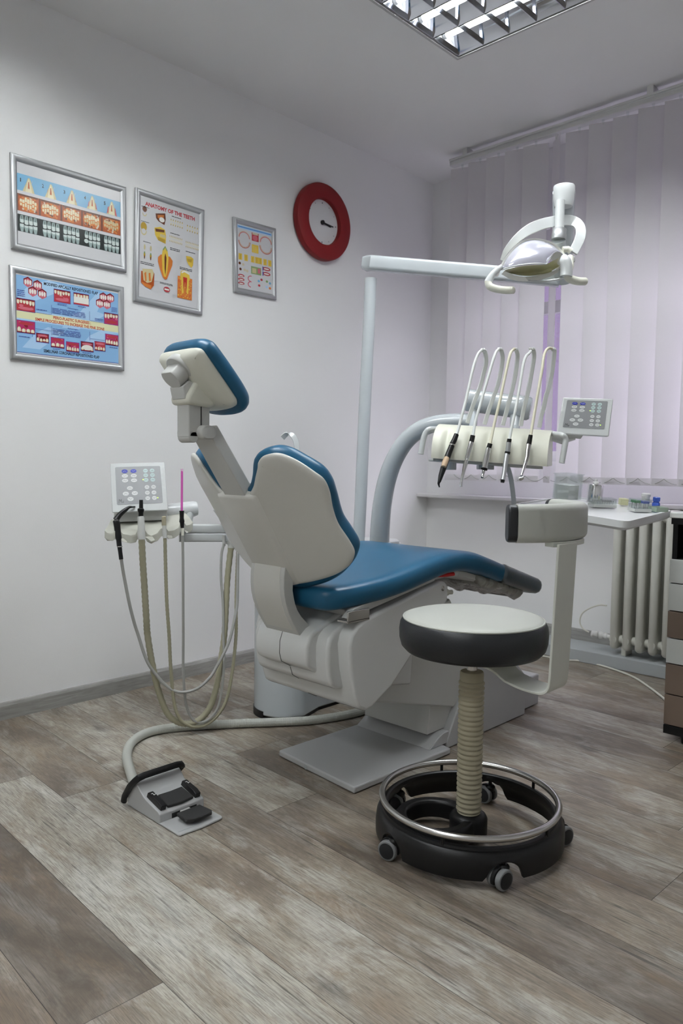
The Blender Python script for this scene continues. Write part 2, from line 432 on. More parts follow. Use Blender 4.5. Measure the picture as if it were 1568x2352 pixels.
# window: frame, mullions and panes
wn = struct('window_1', MB().bb((wx0, YW+.10, wz0), (wx1, YW+.16, wz0+.06)).bb((wx0, YW+.10, wz1-.06), (wx1, YW+.16, wz1))
            .bb((wx0, YW+.10, wz0+.06), (wx0+.06, YW+.16, wz1-.06)).bb((wx1-.06, YW+.10, wz0+.06), (wx1, YW+.16, wz1-.06))
            .bb((1.08, YW+.10, wz0+.06), (1.19, YW+.16, wz1-.06)).bb((1.98, YW+.10, wz0+.06), (2.09, YW+.16, wz1-.06))
            .bb((wx0+.06, YW+.105, 1.92), (1.08, YW+.155, 1.99)).bb((1.19, YW+.105, 1.92), (1.98, YW+.155, 1.99)).bb((2.09, YW+.105, 1.92), (wx1-.06, YW+.155, 1.99)),
            M['rail'], smooth=0, bevel=.004)
struct('glass_pane', MB().bb((wx0+.06, YW+.128, wz0+.06), (1.08, YW+.132, 1.92)).bb((1.19, YW+.128, wz0+.06), (1.98, YW+.132, 1.92)).bb((2.09, YW+.128, wz0+.06), (wx1-.06, YW+.132, 1.92))
       .bb((wx0+.06, YW+.128, 1.99), (1.08, YW+.132, wz1-.06)).bb((1.19, YW+.128, 1.99), (1.98, YW+.132, wz1-.06)).bb((2.09, YW+.128, 1.99), (wx1-.06, YW+.132, wz1-.06)), M['glass'], wn, smooth=0)
struct('trim_1', MB().bb((0, YW-.115, .826), (3.2, YW, .85)), M['sill'], smooth=0, bevel=.006)            # window sill
struct('trim_2', MB().bb((0, 3.71, 0), (XR, YW, .066)), M['plinth'], smooth=0, bevel=.004)                  # grey plinth box under the radiator
struct('baseboard_left', MB().prism([(0, 0), (.014, 0), (.014, .055), (.009, .066), (0, .068)], lambda p: (p[0], YF, p[1]), lambda p: (p[0], 3.71, p[1])), M['base'], smooth=0)
struct('baseboard_back', MB().prism([(0, .066), (.013, .066), (.013, .118), (.008, .126), (0, .128)], lambda p: (0, YW-p[0], p[1]), lambda p: (XR, YW-p[0], p[1])), M['base'], smooth=0)

# ------------------------------------------------------------------ vertical blind
YB = 3.64
bl = thing('vertical_blind', 'white fabric vertical blind drawn across the window, two gaps beside one twisted slat', 'blind', (1.5, YB, .94))
obj('head_rail', MB().bb((.352, YB-.022, 2.744), (3.0, YB+.022, 2.782)).bb((.352, YB-.030, 2.770), (3.0, YB-.022, 2.782)), M['rail'], bl, smooth=0, bevel=.003)
for x in (.46, 1.5, 2.5): obj('ceiling_bracket', MB().bb((x-.015, YB-.03, 2.78), (x+.015, YB+.03, H)), M['rail'], bl, smooth=0)
slx = [.426, .545, .664, .780, .892] + [1.011] + [1.136 + .1235*i for i in range(15)]
for i, x in enumerate(slx):
    a = rad(22) if i != 5 else rad(-46)
    w = .132; nv = 10; rnd = random.Random(i); tw = rad(rnd.uniform(-2.5, 2.5))
    z1, z0 = 2.728 - (.0 if i % 2 else .004), .944
    rings = []
    for k in range(nv+1):
        z = z0 + (z1-z0)*k/nv; aa = a + tw*(1-k/nv)
        ca, sa = cos(aa), sin(aa)
        pts = []
        for q in range(7):
            s_ = -w/2 + w*q/6; bow = .0035*(1-(2*s_/w)**2)
            pts.append((x + s_*ca - bow*sa, YB + s_*sa + bow*-ca, z))
        back = [(p[0], p[1]+.0007, p[2]) for p in reversed(pts)]
        rings.append(pts + back)
    sl = obj('slat', MB().loft(rings), M['blind'], bl, smooth=50, merge=False)
    obj('bottom_weight', MB().box((x, YB, z0+.018), (.118, .0042, .036), (V((cos(a+tw), sin(a+tw), 0)), V((-sin(a+tw), cos(a+tw), 0)), V((0,0,1)))), M['blind'], sl, smooth=0)
    obj('hanger', MB().bb((x-.006, YB-.003, z1-.012), (x+.006, YB+.003, 2.748)), M['acryl'] if i != 5 else M['rail'], sl, smooth=0)
mb = MB()
for a, b in zip(slx[:-1], slx[1:]):
    pts = [(a + (b-a)*t/10 + .0, YB-.018, .978 - .026*(1-(2*t/10-1)**2)) for t in range(11)]
    mb.tube(pts, .0016, 6)
obj('bottom_chain', mb, M['hoseg'], bl)

# ------------------------------------------------------------------ ceiling luminaire
def luminaire(x0, y1, label):
    L_, W_ = 1.24, .65; x1, y0 = x0+L_, y1-W_
    t = thing('ceiling_light', label, 'ceiling light', ((x0+x1)/2, (y0+y1)/2, H), 'louvred fluorescent ceiling lights')
    zb = 2.735
    obj('housing', MB().bb((x0, y0, H-.006), (x1, y1, H)).bb((x0, y0, zb), (x0+.012, y1, H-.006)).bb((x1-.012, y0, zb), (x1, y1, H-.006))
        .bb((x0+.012, y0, zb), (x1-.012, y0+.012, H-.006)).bb((x0+.012, y1-.012, zb), (x1-.012, y1, H-.006)), M['house'], t, smooth=0, bevel=.004)
    ys = [y1-.115-.157*i for i in range(4)]
    ref = MB()
    edges = [y1-.016] + [(ys[i]+ys[i+1])/2 for i in range(3)] + [y0+.016]
    for i in range(4):                                    # one trough per tube
        a, b, c = edges[i], edges[i+1], ys[i]
        prof = [(a-.003, zb+.004), (a-.012, zb+.018), (c+.034, zb+.064), (c-.034, zb+.064), (b+.012, zb+.018), (b+.003, zb+.004)]
        n0 = len(prof)
        ref.add([(x, p[0], p[1]) for x in (x0+.014, x1-.014) for p in prof], [(k, k+1, n0+k+1, n0+k) for k in range(n0-1)])
    obj('reflector', ref, M['mirror'], t, smooth=60)
    nb = 10
    for k in range(nb+1):
        x = x0+.02 + (L_-.04)*k/nb; bl_ = MB()
        for i in range(4):
            a, b = edges[i]-.004, edges[i+1]+.004
            n = 8; bot = []; 
            for e, (wd, zz) in enumerate(((.0014, zb+.004), (.0035, zb+.014), (.006, zb+.023))):
                bot.append([(x-wd, a, zz), (x+wd, a, zz), (x+wd, b, zz), (x-wd, b, zz)])
            bl_.loft(bot)
        obj('louvre_blade', bl_, M['mirror'], t, smooth=40)
    for yy in ys:
        tb = obj('fluorescent_tube', MB().lathe([(.0128, .03), (.0128, L_-.06)], (x0+.0, yy, zb+.047), (1,0,0), 14), M['tubeL'], t)
        obj('end_cap', MB().lathe([(.0134, .015), (.0134, .03)], (x0, yy, zb+.047), (1,0,0), 14).lathe([(.0134, L_-.06), (.0134, L_-.015)], (x0, yy, zb+.047), (1,0,0), 14), M['alu'], tb)
    return t
luminaire(1.055, 2.695, 'louvred fluorescent ceiling light with glowing tubes above the dental chair')
luminaire(.55, 1.25, 'unseen second louvred ceiling light, added to brighten the room between the first and the front end of the room')  # out of view, added to brighten the lower left wall
luminaire(1.5, -.75, 'unseen third louvred ceiling light, added as fill at the front end of the room')  # unseen fill fixture, added to light the chair back from behind the camera
# ------------------------------------------------------------------ framed charts on the left wall
INK = {'white': (.58,.58,.595), 'black': (.01,.01,.012), 'sky': (.15,.36,.55), 'sky2': (.23,.42,.66), 'sky3': (.38,.56,.76), 'cream': (.52,.45,.25), 'tooth': (.68,.63,.42),
       'toothw': (.74,.73,.68), 'gum': (.36,.035,.045), 'gumd': (.16,.012,.018), 'pinkg': (.52,.13,.17), 'redt': (.42,.03,.02), 'brown': (.11,.032,.012), 'orange': (.52,.16,.03),
       'orangr': (.34,.07,.014), 'yel': (.62,.43,.06), 'yeld': (.38,.25,.03), 'xray': (.27,.35,.34), 'xrayl': (.55,.62,.60), 'xbg': (.010,.016,.016), 'band': (.68,.68,.42),
       'navy': (.05,.07,.28), 'grey': (.42,.42,.43), 'lgrey': (.58,.58,.59), 'beige': (.56,.48,.34), 'green': (.20,.30,.12), 'title': (.42,.03,.04), 'mag': (.36,.025,.10), 'blue': (.10,.25,.55)}
INKN = list(INK); INKM = [flat('print_' + k, c, .22) for k, c in INK.items()]
class Print:
    def __init__(s, w, h): s.mb = MB(); s.w, s.h, s.z = w, h, 0.0
    def _add(s, pts2, faces, ink):
        s.z += .000004; s.mb.cur = INKN.index(ink)
        s.mb.add([(s.x(u), s.y(v), s.z) for u, v in pts2], faces)
    def x(s, u): return (u-.5)*s.w
    def y(s, v): return (.5-v)*s.h
    def poly(s, pts, ink): s._add(pts, [tuple(range(len(pts)-1, -1, -1))], ink)
    def rect(s, u, v, w, h, ink): s.poly([(u, v), (u+w, v), (u+w, v+h), (u, v+h)], ink)
    def ell(s, u, v, ru, rv, ink, n=14, a0=0, a1=2*pi):
        full = a1-a0 > 6.28
        s.poly([(u+ru*cos(a0+(a1-a0)*k/n), v+rv*sin(a0+(a1-a0)*k/n)) for k in range(n if full else n+1)], ink)
    def arc(s, u, v, ru, rv, t, ink, a0, a1, n=16):
        o = [(u+ru*cos(a0+(a1-a0)*k/n), v+rv*sin(a0+(a1-a0)*k/n)) for k in range(n+1)]
        i = [(u+(ru*(1-t))*cos(a0+(a1-a0)*k/n), v+(rv*(1-t))*sin(a0+(a1-a0)*k/n)) for k in range(n+1)]
        s._add(o+i, [(k, k+1, n+2+k, n+1+k) for k in range(n)], ink)
    def text(s, txt, uc, vc, w, h, ink, bold=.02):
        vs, fs, tw, th = textmesh(txt, 1.0, bold)
        s._add([(uc-w/2+x/tw*w, vc+h/2-y/th*h) for x, y in vs], fs, ink)
    def lines(s, u, v, w, h, n, ink='grey', rnd=random.Random(5)):
        for i in range(n):                                # unreadably small print: a run of tiny dashes
            uu = u; 
            while uu < u+w*.97:
                l = min(rnd.uniform(.08, .3)*w, u+w-uu)
                s.rect(uu, v+h*(i+.2)/n, l*.85, h*.42/n, ink); uu += l
            if rnd.random() < .3: pass
    def teeth(s, u, v, w, h, n, up=True, bg='gum', ink='tooth', gap=.1):
        rr = random.Random(int(u*997 + v*313)); k = s.w/s.h
        if bg:
            s.rect(u, v, w, h, bg)
            for i in range(9):                            # mottled gum
                ru = w*rr.uniform(.05, .13); rv = h*rr.uniform(.06, .14)
                s.ell(rr.uniform(u+ru, u+w-ru), rr.uniform(v+rv, v+h-rv), ru, rv, rr.choice(('gumd', 'pinkg', 'gum', 'pinkg')), 9)
            s.rect(u, v if up else v+h*.9, w, h*.1, 'gumd')
        for i in range(n):
            c = u+w*(i+.5)/n + w*rr.uniform(-.012, .012); rw = w/n*(.46-gap*.5); hh = h*rr.uniform(.34, .52); t0 = h*rr.uniform(.06, .14)
            e = [(cos(a)*rw, sin(a)) for a in [pi*q/6 for q in range(7)]]
            if up: s.poly([(c+rw*.85, v+t0)] + [(c+x, v+hh*.55+y*hh*.45) for x, y in e] + [(c-rw*.85, v+t0)], ink); s.ell(c-rw*.2, v+t0+hh*.4, rw*.45, hh*.25, 'toothw', 8)
            else: s.poly([(c-rw*.85, v+h-t0)] + [(c-x, v+h-hh*.55-y*hh*.45) for x, y in e] + [(c+rw*.85, v+h-t0)], ink); s.ell(c-rw*.2, v+h-t0-hh*.4, rw*.45, hh*.25, 'toothw', 8)

def hexa(p, u, v, r, ink):
    k = p.w/p.h
    p.poly([(u+r*sin(a*pi/3), v-r*k*cos(a*pi/3)) for a in range(6)], ink)

def framed(label, yc, zc, w, h, rot, draw):
    t = thing('framed_chart', label, 'framed chart', (0, yc, zc), 'framed dental charts on the left wall')
    ca, sa = cos(rot), sin(rot)
    def W(a, b, n): return (n, yc + a*ca - b*sa, zc + a*sa + b*ca)
    pr = [(0, 0), (0, .010), (.004, .0145), (.010, .0165), (.016, .0155), (.022, .0105), (.0255, .0075), (.0255, 0)]
    mb = MB()
    cor = [(-w/2, -h/2), (w/2, -h/2), (w/2, h/2), (-w/2, h/2)]
    inn = [(1, 1), (-1, 1), (-1, -1), (1, -1)]
    rings = [[W(c[0]+i[0]*d, c[1]+i[1]*d, n+.002) for d, n in pr] for c, i in zip(cor, inn)]
    mb.loft(rings, wrap=True)
    obj('frame', mb, M['alu'], t, smooth=40)
    pw, ph = w-.05, h-.05
    obj('backing_board', MB().loft([[W(a, b, n) for a, b in ((-pw/2,-ph/2),(pw/2,-ph/2),(pw/2,ph/2),(-pw/2,ph/2))] for n in (.002, .0075)]), M['paper'], t, smooth=0)
    P_ = Print(pw, ph); P_.rect(0, 0, 1, 1, 'white'); draw(P_)
    mb = P_.mb; mb.v = [V(W(v.x, v.y, .0079+v.z)) for v in mb.v]
    obj('printed_sheet', mb, INKM, t, smooth=0, merge=False)
    return t

def chart_stages(p):
    rnd = random.Random(2)
    p.rect(0, .14, 1, .205, 'sky'); p.rect(0, .385, 1, .21, 'brown'); p.rect(0, .635, 1, .21, 'xbg')
    for i in range(5):
        c = .105+.2*i; u0 = .2*i
        p.text(str(i+1), c-.072, .215, (.009 if i == 0 else .017), .046, 'black', .02)
        p.poly([(c-.055, .345), (c-.018, .22), (c-.008, .175), (c+.004, .165), (c+.016, .19), (c+.052, .345)], 'cream')
        p.poly([(c-.03, .345), (c-.015, .23), (c, .175), (c+.014, .23), (c+.03, .345)], 'tooth')
        p.poly([(c-.009, .30), (c-.004, .215), (c+.004, .215), (c+.009, .30)], 'orangr')
        p.poly([(c+.034, .19), (c+.037, .19), (c+.022, .245), (c+.019, .245)], 'grey')
        if i:
            k = .012*i+.008
            p.poly([(c-.022-k*.3, .25), (c-.022-k*.5, .25+k*1.5), (c-.034, .26+k*1.2), (c-.03, .24)], 'gum')
            p.poly([(c+.022+k*.3, .25), (c+.022+k*.6, .25+k*1.8), (c+.036, .27+k*1.2), (c+.03, .24)], 'gum')
        # photographs of the gums
        p.rect(u0+.006, .387, .188, .206, 'orangr')
        p.ell(c-.005, .49, .086, .092, 'orange')
        for j in range(26):
            q = rnd.uniform(-.07, .07); p.ell(c-.005+q, .49+rnd.choice((-1, 1))*rnd.uniform(.045, .085), .010, .014, rnd.choice(('orangr', 'orange', 'brown', 'beige')), 7)
        for j in range(7):
            q = u0+.034+.0215*j; hh = .04+.018*sin(pi*(j+.5)/7)+rnd.uniform(-.006, .006); v0 = .488+.01*sin(j*2.2+i)
            p.poly([(q-.009, v0-hh), (q+.009, v0-hh), (q+.0095, v0-.006), (q-.0095, v0-.006)], 'tooth' if i < 4 else 'cream')
            p.poly([(q-.0075, v0+.006), (q+.0075, v0+.006), (q+.0075, v0+hh*.9), (q-.0075, v0+hh*.9)], 'tooth' if i < 3 else 'cream')
        p.rect(u0+.014, .385, .172, .022, 'brown'); p.rect(u0, .385, .010, .21, 'brown')
        # x-rays
        sh_ = (0, .012, -.006, .010, .004)[i]
        p.rect(u0+.012, .648+sh_*.5, .176, .185, 'xbg')
        for j in range(4):
            q = u0+.040+.040*j + sh_*.5; w_ = .018+.002*((i+j) % 2); l_ = .006*((j*2+i) % 3)
            p.poly([(q-.012, .645), (q+.010, .642), (q+.016, .70), (q+.018, .728+l_), (q-.016, .732+l_), (q-.019, .70)], 'xray')
            p.poly([(q-.017, .695), (q+.016, .692), (q+.017, .729+l_), (q+.004, .738+l_), (q-.014, .733+l_)], 'xrayl')
            p.poly([(q-.004, .65), (q+.002, .65), (q+.003, .69), (q-.003, .69)], 'xbg')
            if i == 3 and j == 0: p.ell(q-.002, .775, .022, .028, 'xrayl', 10); continue
            p.poly([(q-w_, .752+l_), (q+w_*.9, .748+l_), (q+.018, .785), (q+.011, .842), (q-.009, .842), (q-.019, .785)], 'xray')
            p.poly([(q-w_, .75+l_), (q+w_*.9, .747+l_), (q+.017, .782), (q, .79), (q-.017, .78)], 'xrayl')

def chart_flap(p):
    p.rect(0, .02, 1, .965, 'sky2')
    for a, b, k in ((.0, .02, .5), (.42, .3, .45), (.05, .62, .4), (.58, .55, .41), (.6, .06, .3)):
        p.poly([(a, b+.3), (a+.12, b+.1), (a+k*.6, b), (a+k, b+.04), (a+k*.7, b+.16), (a+.16, b+.3)], 'sky3')
    p.rect(0, .455, 1, .105, 'band'); p.rect(0, .44, 1, .018, 'sky3'); p.rect(0, .557, 1, .018, 'sky3')
    p.rect(0, .978, 1, .008, 'navy')
    p.text('MODIFIED APICALLY REPOSITIONED FLAP', .52, .07, .53, .040, 'black', .03)
    p.text('PERIO-PLASTIC SURGERIES :', .525, .485, .37, .040, 'redt', .03)
    p.text('SIMPLE PROCEDURES TO INCREASE THE PINK ZONE', .51, .54, .68, .040, 'redt', .03)
    p.text('SEMILUNAR CORONALLY REPOSITIONED FLAP', .52, .93, .55, .040, 'black', .03)
    for u, v in ((.108,.088),(.196,.105),(.150,.195),(.238,.205),(.842,.105),(.915,.10),(.805,.195),(.878,.195)):
        hexa(p, u, v, .046, 'gumd'); hexa(p, u, v+.012, .040, 'pinkg')
        for j in range(3): p.ell(u-.022+.022*j, v+.004, .010, .032, 'toothw', 8)
    def photo(u, v, w, h, n, up=True, bg='gum', ink='tooth'):
        p.rect(u-.004, v-.005, w+.008, h+.010, 'navy'); p.teeth(u, v, w, h, n, up, bg, ink)
        p.ell(u+w/2, v+h*(.78 if up else .22), w*.42, h*.12, 'pinkg' if bg != 'mag' else 'gum')
    photo(.35, .115, .155, .16, 6); photo(.54, .115, .15, .15, 5); p.rect(.54, .165, .15, .10, 'toothw'); p.rect(.54, .245, .15, .02, 'gum')
    photo(.003, .31, .165, .15, 6); photo(.85, .31, .145, .15, 5, True, 'mag')
    photo(.003, .585, .162, .15, 4, False, 'mag'); photo(.178, .715, .115, .11, 4, False, 'gumd')
    photo(.315, .745, .125, .125, 3, False, 'mag'); photo(.462, .775, .125, .125, 5, False, 'mag'); photo(.607, .745, .125, .125, 4, False, 'gumd')
    p.ell(.672, .82, .055, .035, 'toothw'); photo(.748, .72, .108, .12, 4, False, 'gum'); photo(.86, .60, .135, .145, 5, False, 'mag')
    p.text('Advantages:', .53, .335, .11, .022, 'navy', .02); p.text('Advantages:', .53, .60, .11, .022, 'navy', .02)
    p.lines(.33, .36, .33, .075, 4, 'navy'); p.lines(.33, .625, .28, .085, 5, 'navy')
    p.lines(.01, .20, .07, .09, 4, 'navy'); p.lines(.925, .22, .06, .07, 4, 'navy'); p.lines(.18, .405, .10, .022, 1, 'navy'); p.lines(.75, .405, .09, .04, 2, 'navy')
    p.lines(.02, .775, .10, .022, 1, 'navy'); p.lines(.38, .285, .09, .035, 2, 'navy'); p.lines(.58, .28, .08, .02, 1, 'navy'); p.lines(.9, .765, .09, .02, 1, 'navy'); p.lines(.33, .885, .07, .018, 1, 'navy'); p.lines(.48, .91, .1, .015, 1, 'navy'); p.lines(.62, .885, .09, .018, 1, 'navy')
    for u, v, w in ((.17,.45,.15),(.70,.45,.15),(.17,.66,.15),(.70,.69,.15)): p.rect(u, v, w, .004, 'navy')
    for u, v, h in ((.32,.33,.12),(.695,.33,.12),(.32,.60,.12),(.695,.60,.12),(.14,.735,.04)): p.rect(u, v, .003, h, 'navy')

def chart_anatomy(p):
    p.text('ANATOMY OF THE TEETH', .50, .068, .84, .042, 'title', .045)
    # skull pairs
    p.ell(.075, .125, .036, .030, 'brown'); p.arc(.075, .165, .036, .032, .35, 'cream', 0, pi)
    p.ell(.065, .30, .05, .045, 'yeld'); p.arc(.065, .335, .05, .05, .3, 'cream', 0, pi); p.ell(.065, .335, .03, .016, 'white')
    p.lines(.14, .10, .05, .09, 6, 'lgrey'); p.lines(.13, .27, .05, .12, 7, 'lgrey')
    # jaw blocks
    p.poly([(.25,.135),(.41,.105),(.42,.16),(.40,.225),(.30,.205),(.26,.18)], 'brown'); p.poly([(.28,.145),(.39,.125),(.385,.16),(.29,.175)], 'orange'); p.ell(.355, .18, .045, .025, 'toothw')
    p.poly([(.235,.28),(.33,.255),(.41,.27),(.43,.33),(.425,.41),(.30,.395),(.25,.35)], 'yel'); p.poly([(.25,.285),(.40,.275),(.40,.30),(.26,.315)], 'brown'); p.rect(.33,.325,.09,.03,'cream'); p.poly([(.29,.36),(.42,.37),(.42,.41),(.30,.395)], 'yeld')
    rr = random.Random(4)
    def rows(u, v, w, n, r=2):
        for q in range(r):
            for i in range(n):
                c = u+w*(i+.5)/n; p.ell(c, v+q*.036, w/n*.26, .014, 'tooth', 8); p.ell(c, v+q*.036+(.008 if q else -.008), w/n*.16, .009, 'yeld', 8)
    rows(.49, .155, .23, 6); rows(.77, .165, .22, 5); rows(.48, .325, .23, 9); rows(.76, .335, .24, 9)
    p.lines(.52, .105, .16, .015, 1, 'black'); p.lines(.50, .278, .16, .015, 1, 'black')
    for (u, v, w, h, n) in ((.02,.10,.13,.012,1),(.02,.245,.13,.012,1),(.06,.44,.12,.014,1),(.02,.645,.22,.03,2),(.50,.43,.17,.03,2),(.77,.42,.17,.014,1),(.67,.60,.22,.03,2),(.34,.805,.22,.02,2)): p.lines(u, v, w, h, n, 'black')
    for (u, v, w, h, n) in ((.27,.62,.05,.02,1),(.58,.52,.09,.09,6),(.56,.66,.08,.12,8),(.92,.45,.06,.08,5),(.93,.66,.05,.16,9),(.27,.80,.06,.12,7),(.56,.88,.05,.06,4),(.30,.46,.06,.02,1),(.44,.235,.1,.02,1),(.66,.45,.06,.12,6)): p.lines(u, v, w, h, n, 'lgrey')
    for u in (.08, .18):
        p.ell(u, .50, .014, .028, 'cream'); p.ell(u, .575, .014, .03, 'yeld'); p.ell(u, .60, .009, .018, 'brown'); p.ell(u, .555, .010, .012, 'green')
    # the large molar section
    p.poly([(.30,.565),(.345,.53),(.50,.53),(.545,.565),(.54,.61),(.49,.70),(.455,.765),(.42,.775),(.385,.755),(.335,.68),(.30,.61)], 'orange')
    p.poly([(.36,.54),(.375,.475),(.415,.435),(.455,.475),(.475,.545),(.46,.68),(.435,.745),(.405,.745),(.375,.68)], 'yel')
    p.poly([(.405,.55),(.42,.505),(.44,.55),(.435,.66),(.425,.735),(.41,.66)], 'brown'); p.poly([(.375,.475),(.415,.432),(.455,.475),(.445,.485),(.415,.452),(.385,.485)], 'green')
    p.poly([(.775,.475),(.86,.47),(.905,.485),(.90,.555),(.87,.585),(.82,.56),(.785,.52)], 'yel'); p.poly([(.79,.50),(.88,.495),(.87,.53),(.81,.53)], 'yeld')
    p.poly([(.03,.745),(.22,.72),(.245,.74),(.24,.86),(.19,.905),(.09,.885),(.03,.86)], 'orangr'); p.poly([(.05,.72),(.21,.70),(.235,.74),(.20,.83),(.13,.85),(.07,.83)], 'cream'); p.poly([(.08,.76),(.11,.74),(.12,.83),(.10,.84)], 'orange'); p.poly([(.15,.75),(.18,.74),(.19,.82),(.16,.83)], 'orange'); p.poly([(.03,.85),(.20,.865),(.19,.905),(.09,.888)], 'orange')
    p.rect(.635, .70, .255, .225, 'orange')
    for i in range(60):
        u, v = rr.uniform(.645, .875), rr.uniform(.71, .915); p.ell(u, v, .008, .006, 'yel' if rr.random() < .6 else 'gum', 6)
    p.poly([(.69,.645),(.75,.625),(.83,.64),(.85,.70),(.83,.74),(.825,.86),(.80,.87),(.765,.76),(.74,.87),(.71,.87),(.70,.74),(.675,.70)], 'yel')
    p.poly([(.73,.70),(.80,.70),(.79,.85),(.765,.745),(.74,.85)], 'redt'); p.poly([(.70,.65),(.75,.627),(.83,.643),(.84,.665),(.75,.648),(.70,.668)], 'toothw')
    p.ell(.455, .87, .055, .028, 'gum'); p.rect(.415, .862, .08, .016, 'toothw')

def chart_small(p):
    p.rect(0, .015, 1, .05, 'sky3'); p.rect(.03, .028, .94, .02, 'blue')
    for u, v, r in ((.2,.20,.17),(.82,.20,.19)):
        p.arc(u, v, r, r*.62, .22, 'beige', -pi, 0); p.arc(u, v, r*.9, r*.56, .12, 'pinkg', -pi, 0)
        p.arc(u, v+.05, r, r*.66, .22, 'gum', 0, pi); p.arc(u, v+.05, r*.92, r*.6, .12, 'beige', 0, pi); p.lines(u-.05, v-.04, .1, .12, 6, 'lgrey')
    p.rect(.41, .08, .2, .13, 'gum'); p.ell(.51, .16, .07, .045, 'pinkg'); p.rect(.43, .08, .16, .03, 'beige'); p.rect(.41, .265, .19, .13, 'yel'); 
    for q in (.45, .52): p.rect(q, .29, .012, .1, 'cream')
    for u in (.03, .19, .38, .50, .60, .74, .88): p.rect(u, .455, .10, .10, 'yel'); p.rect(u+.04, .47, .018, .08, 'yeld')
    p.rect(.38, .615, .29, .12, 'green'); p.rect(.41, .64, .12, .08, 'cream'); p.rect(.57, .63, .08, .08, 'pinkg')
    for u, v in ((.06,.61),(.16,.62),(.08,.70),(.20,.70),(.27,.71)): p.ell(u, v, .035, .022, 'brown' if u < .12 else 'beige')
    for v in (.61, .69): p.ell(.83, v, .12, .03, 'gum'); p.ell(.83, v, .08, .012, 'toothw'); p.rect(.71, v-.03, .03, .07, 'navy')
    for v in (.80, .86, .92): p.ell(.1, v, .09, .024, 'gum'); p.ell(.1, v+.004, .06, .010, 'toothw')
    p.arc(.37, .82, .09, .05, .3, 'pinkg', pi*.5, pi*1.6); p.arc(.37, .91, .09, .05, .3, 'pinkg', pi*.5, pi*1.6)
    for u, v, c in ((.60,.83,'sky'),(.68,.80,'gum'),(.61,.90,'gum'),(.84,.81,'green'),(.93,.83,'sky'),(.83,.90,'sky3'),(.93,.91,'orange')): p.ell(u, v, .035, .02, c)
    for u, v, w in ((.1,.395,.2),(.72,.40,.2),(.05,.57,.2),(.45,.58,.2),(.72,.57,.22),(.3,.75,.3)): p.lines(u, v, w, .02, 1, 'lgrey')

framed('silver framed chart of five numbered teeth above gum photos and x-rays', 1.4985, 2.028, .494, .362, 0, chart_stages)
framed('silver framed blue chart about perio-plastic surgeries, below the x-ray chart', 1.487, 1.603, .490, .360, 0, chart_flap)
framed('silver framed upright anatomy of the teeth chart with red title', 1.968, 1.973, .363, .490, rad(-1.4), chart_anatomy)
framed('smallest silver framed chart, next to the red wall clock', 2.467, 2.048, .274, .359, rad(1.2), chart_small)

# ------------------------------------------------------------------ wall clock
cy, cz = 2.925, 2.335
ck = thing('wall_clock', 'round red wall clock with white face on the left wall', 'clock', (0, cy, cz))
obj('rim', MB().lathe([(.120, .002), (.197, .002), (.203, .012), (.203, .034), (.199, .042), (.193, .045), (.128, .045), (.122, .043), (.1195, .038), (.1195, .016)], (0, cy, cz), (1,0,0), 72, closed=True), M['red'], ck, smooth=30)
fm = MB(); fm.lathe([(.1205, .010), (.1205, .018)], (0, cy, cz), (1,0,0), 48)
fm.cur = 1
for k in range(12):
    a = pi/6*k; r = .104; s = .0045 if k % 3 == 0 else .0028
    fm.box((.0187, cy+r*sin(a), cz+r*cos(a)), (.0008, s, s*1.6), (V((1,0,0)), V((0,cos(a),-sin(a))), V((0,sin(a),cos(a)))))
obj('face', fm, [M['face'], M['ink']], ck, smooth=0)
def hand(name, a, l, w, x, mat_):
    d = V((0, sin(a), cos(a))); n = V((0, cos(a), -sin(a))); c = V((x, cy, cz))
    return obj(name, MB().box(c + d*(l/2-.008), (.0016, w, l), (V((1,0,0)), n, d)), mat_, ck, smooth=0)
hand('hour_hand', rad(99), .072, .0085, .0225, M['ink']); hand('minute_hand', rad(95), .088, .006, .0255, M['ink'])
obj('hand_boss', MB().lathe([(.012, .0185), (.012, .0285), (.008, .030)], (0, cy, cz), (1,0,0), 24), M['ink'], ck)
# ------------------------------------------------------------------ stool
sx, sy = 1.855, 1.712
st = thing('dental_stool', 'round cream and charcoal stool with ribbed beige column on castors', 'stool', (sx, sy, 0))
so = (sx, sy, 0)
# seat: charcoal band and cream top
obj('seat_band', MB().lathe([(.0, .528), (.165, .526), (.183, .530), (.194, .542), (.1995, .562), (.2005, .585), (.198, .602), (.1925, .613), (.188, .617), (.0, .612)], so, n=72), M['leather'], st, smooth=45)
obj('seat', MB().lathe([(.1885, .6155), (.186, .6195), (.176, .6235), (.14, .629), (.08, .632), (.0, .633)], so, n=72), M['cream'], st, smooth=60)
obj('seat_piping', MB().tube([(sx+.1888*cos(2*pi*k/72), sy+.1888*sin(2*pi*k/72), .6168) for k in range(72)], .0026, 8, closed=True), M['cream'], st)
obj('seat_plate', MB().lathe([(0, .505), (.05, .505), (.055, .512), (.13, .527), (0, .5275)], so, n=32), M['creamp'], st)
obj('gas_lift', MB().lathe([(.0145, .44), (.0145, .51)], so, n=24), M['chrome'], st)
prof = [(.016, .470), (.030, .470), (.0325, .467), (.0325, .447)]
z = .444; nr = 27
zs = .444; ze = .078; p_ = (zs-ze)/nr
for k in range(nr):
    z0 = zs - p_*k; r = .0355 - .001*k/nr
    prof += [(r-.0045, z0), (r, z0-p_*.30), (r, z0-p_*.60), (r-.0045, z0-p_*.9)]
prof += [(.0335, .074), (.016, .074)]
obj('bellows_column', MB().lathe(prof, so, n=36), M['bellows'], st, smooth=50)
cast_a = [rad(-35.4 + 72*k) for k in range(5)]
def arch(a):
    d = min(abs((a-c+pi) % (2*pi)-pi) for c in cast_a); h = .19
    return .021 + (.046*math.sqrt(max(0, 1-(d/h)**2)) if d < h else 0)
mb = MB(); NA = 180; rings = []
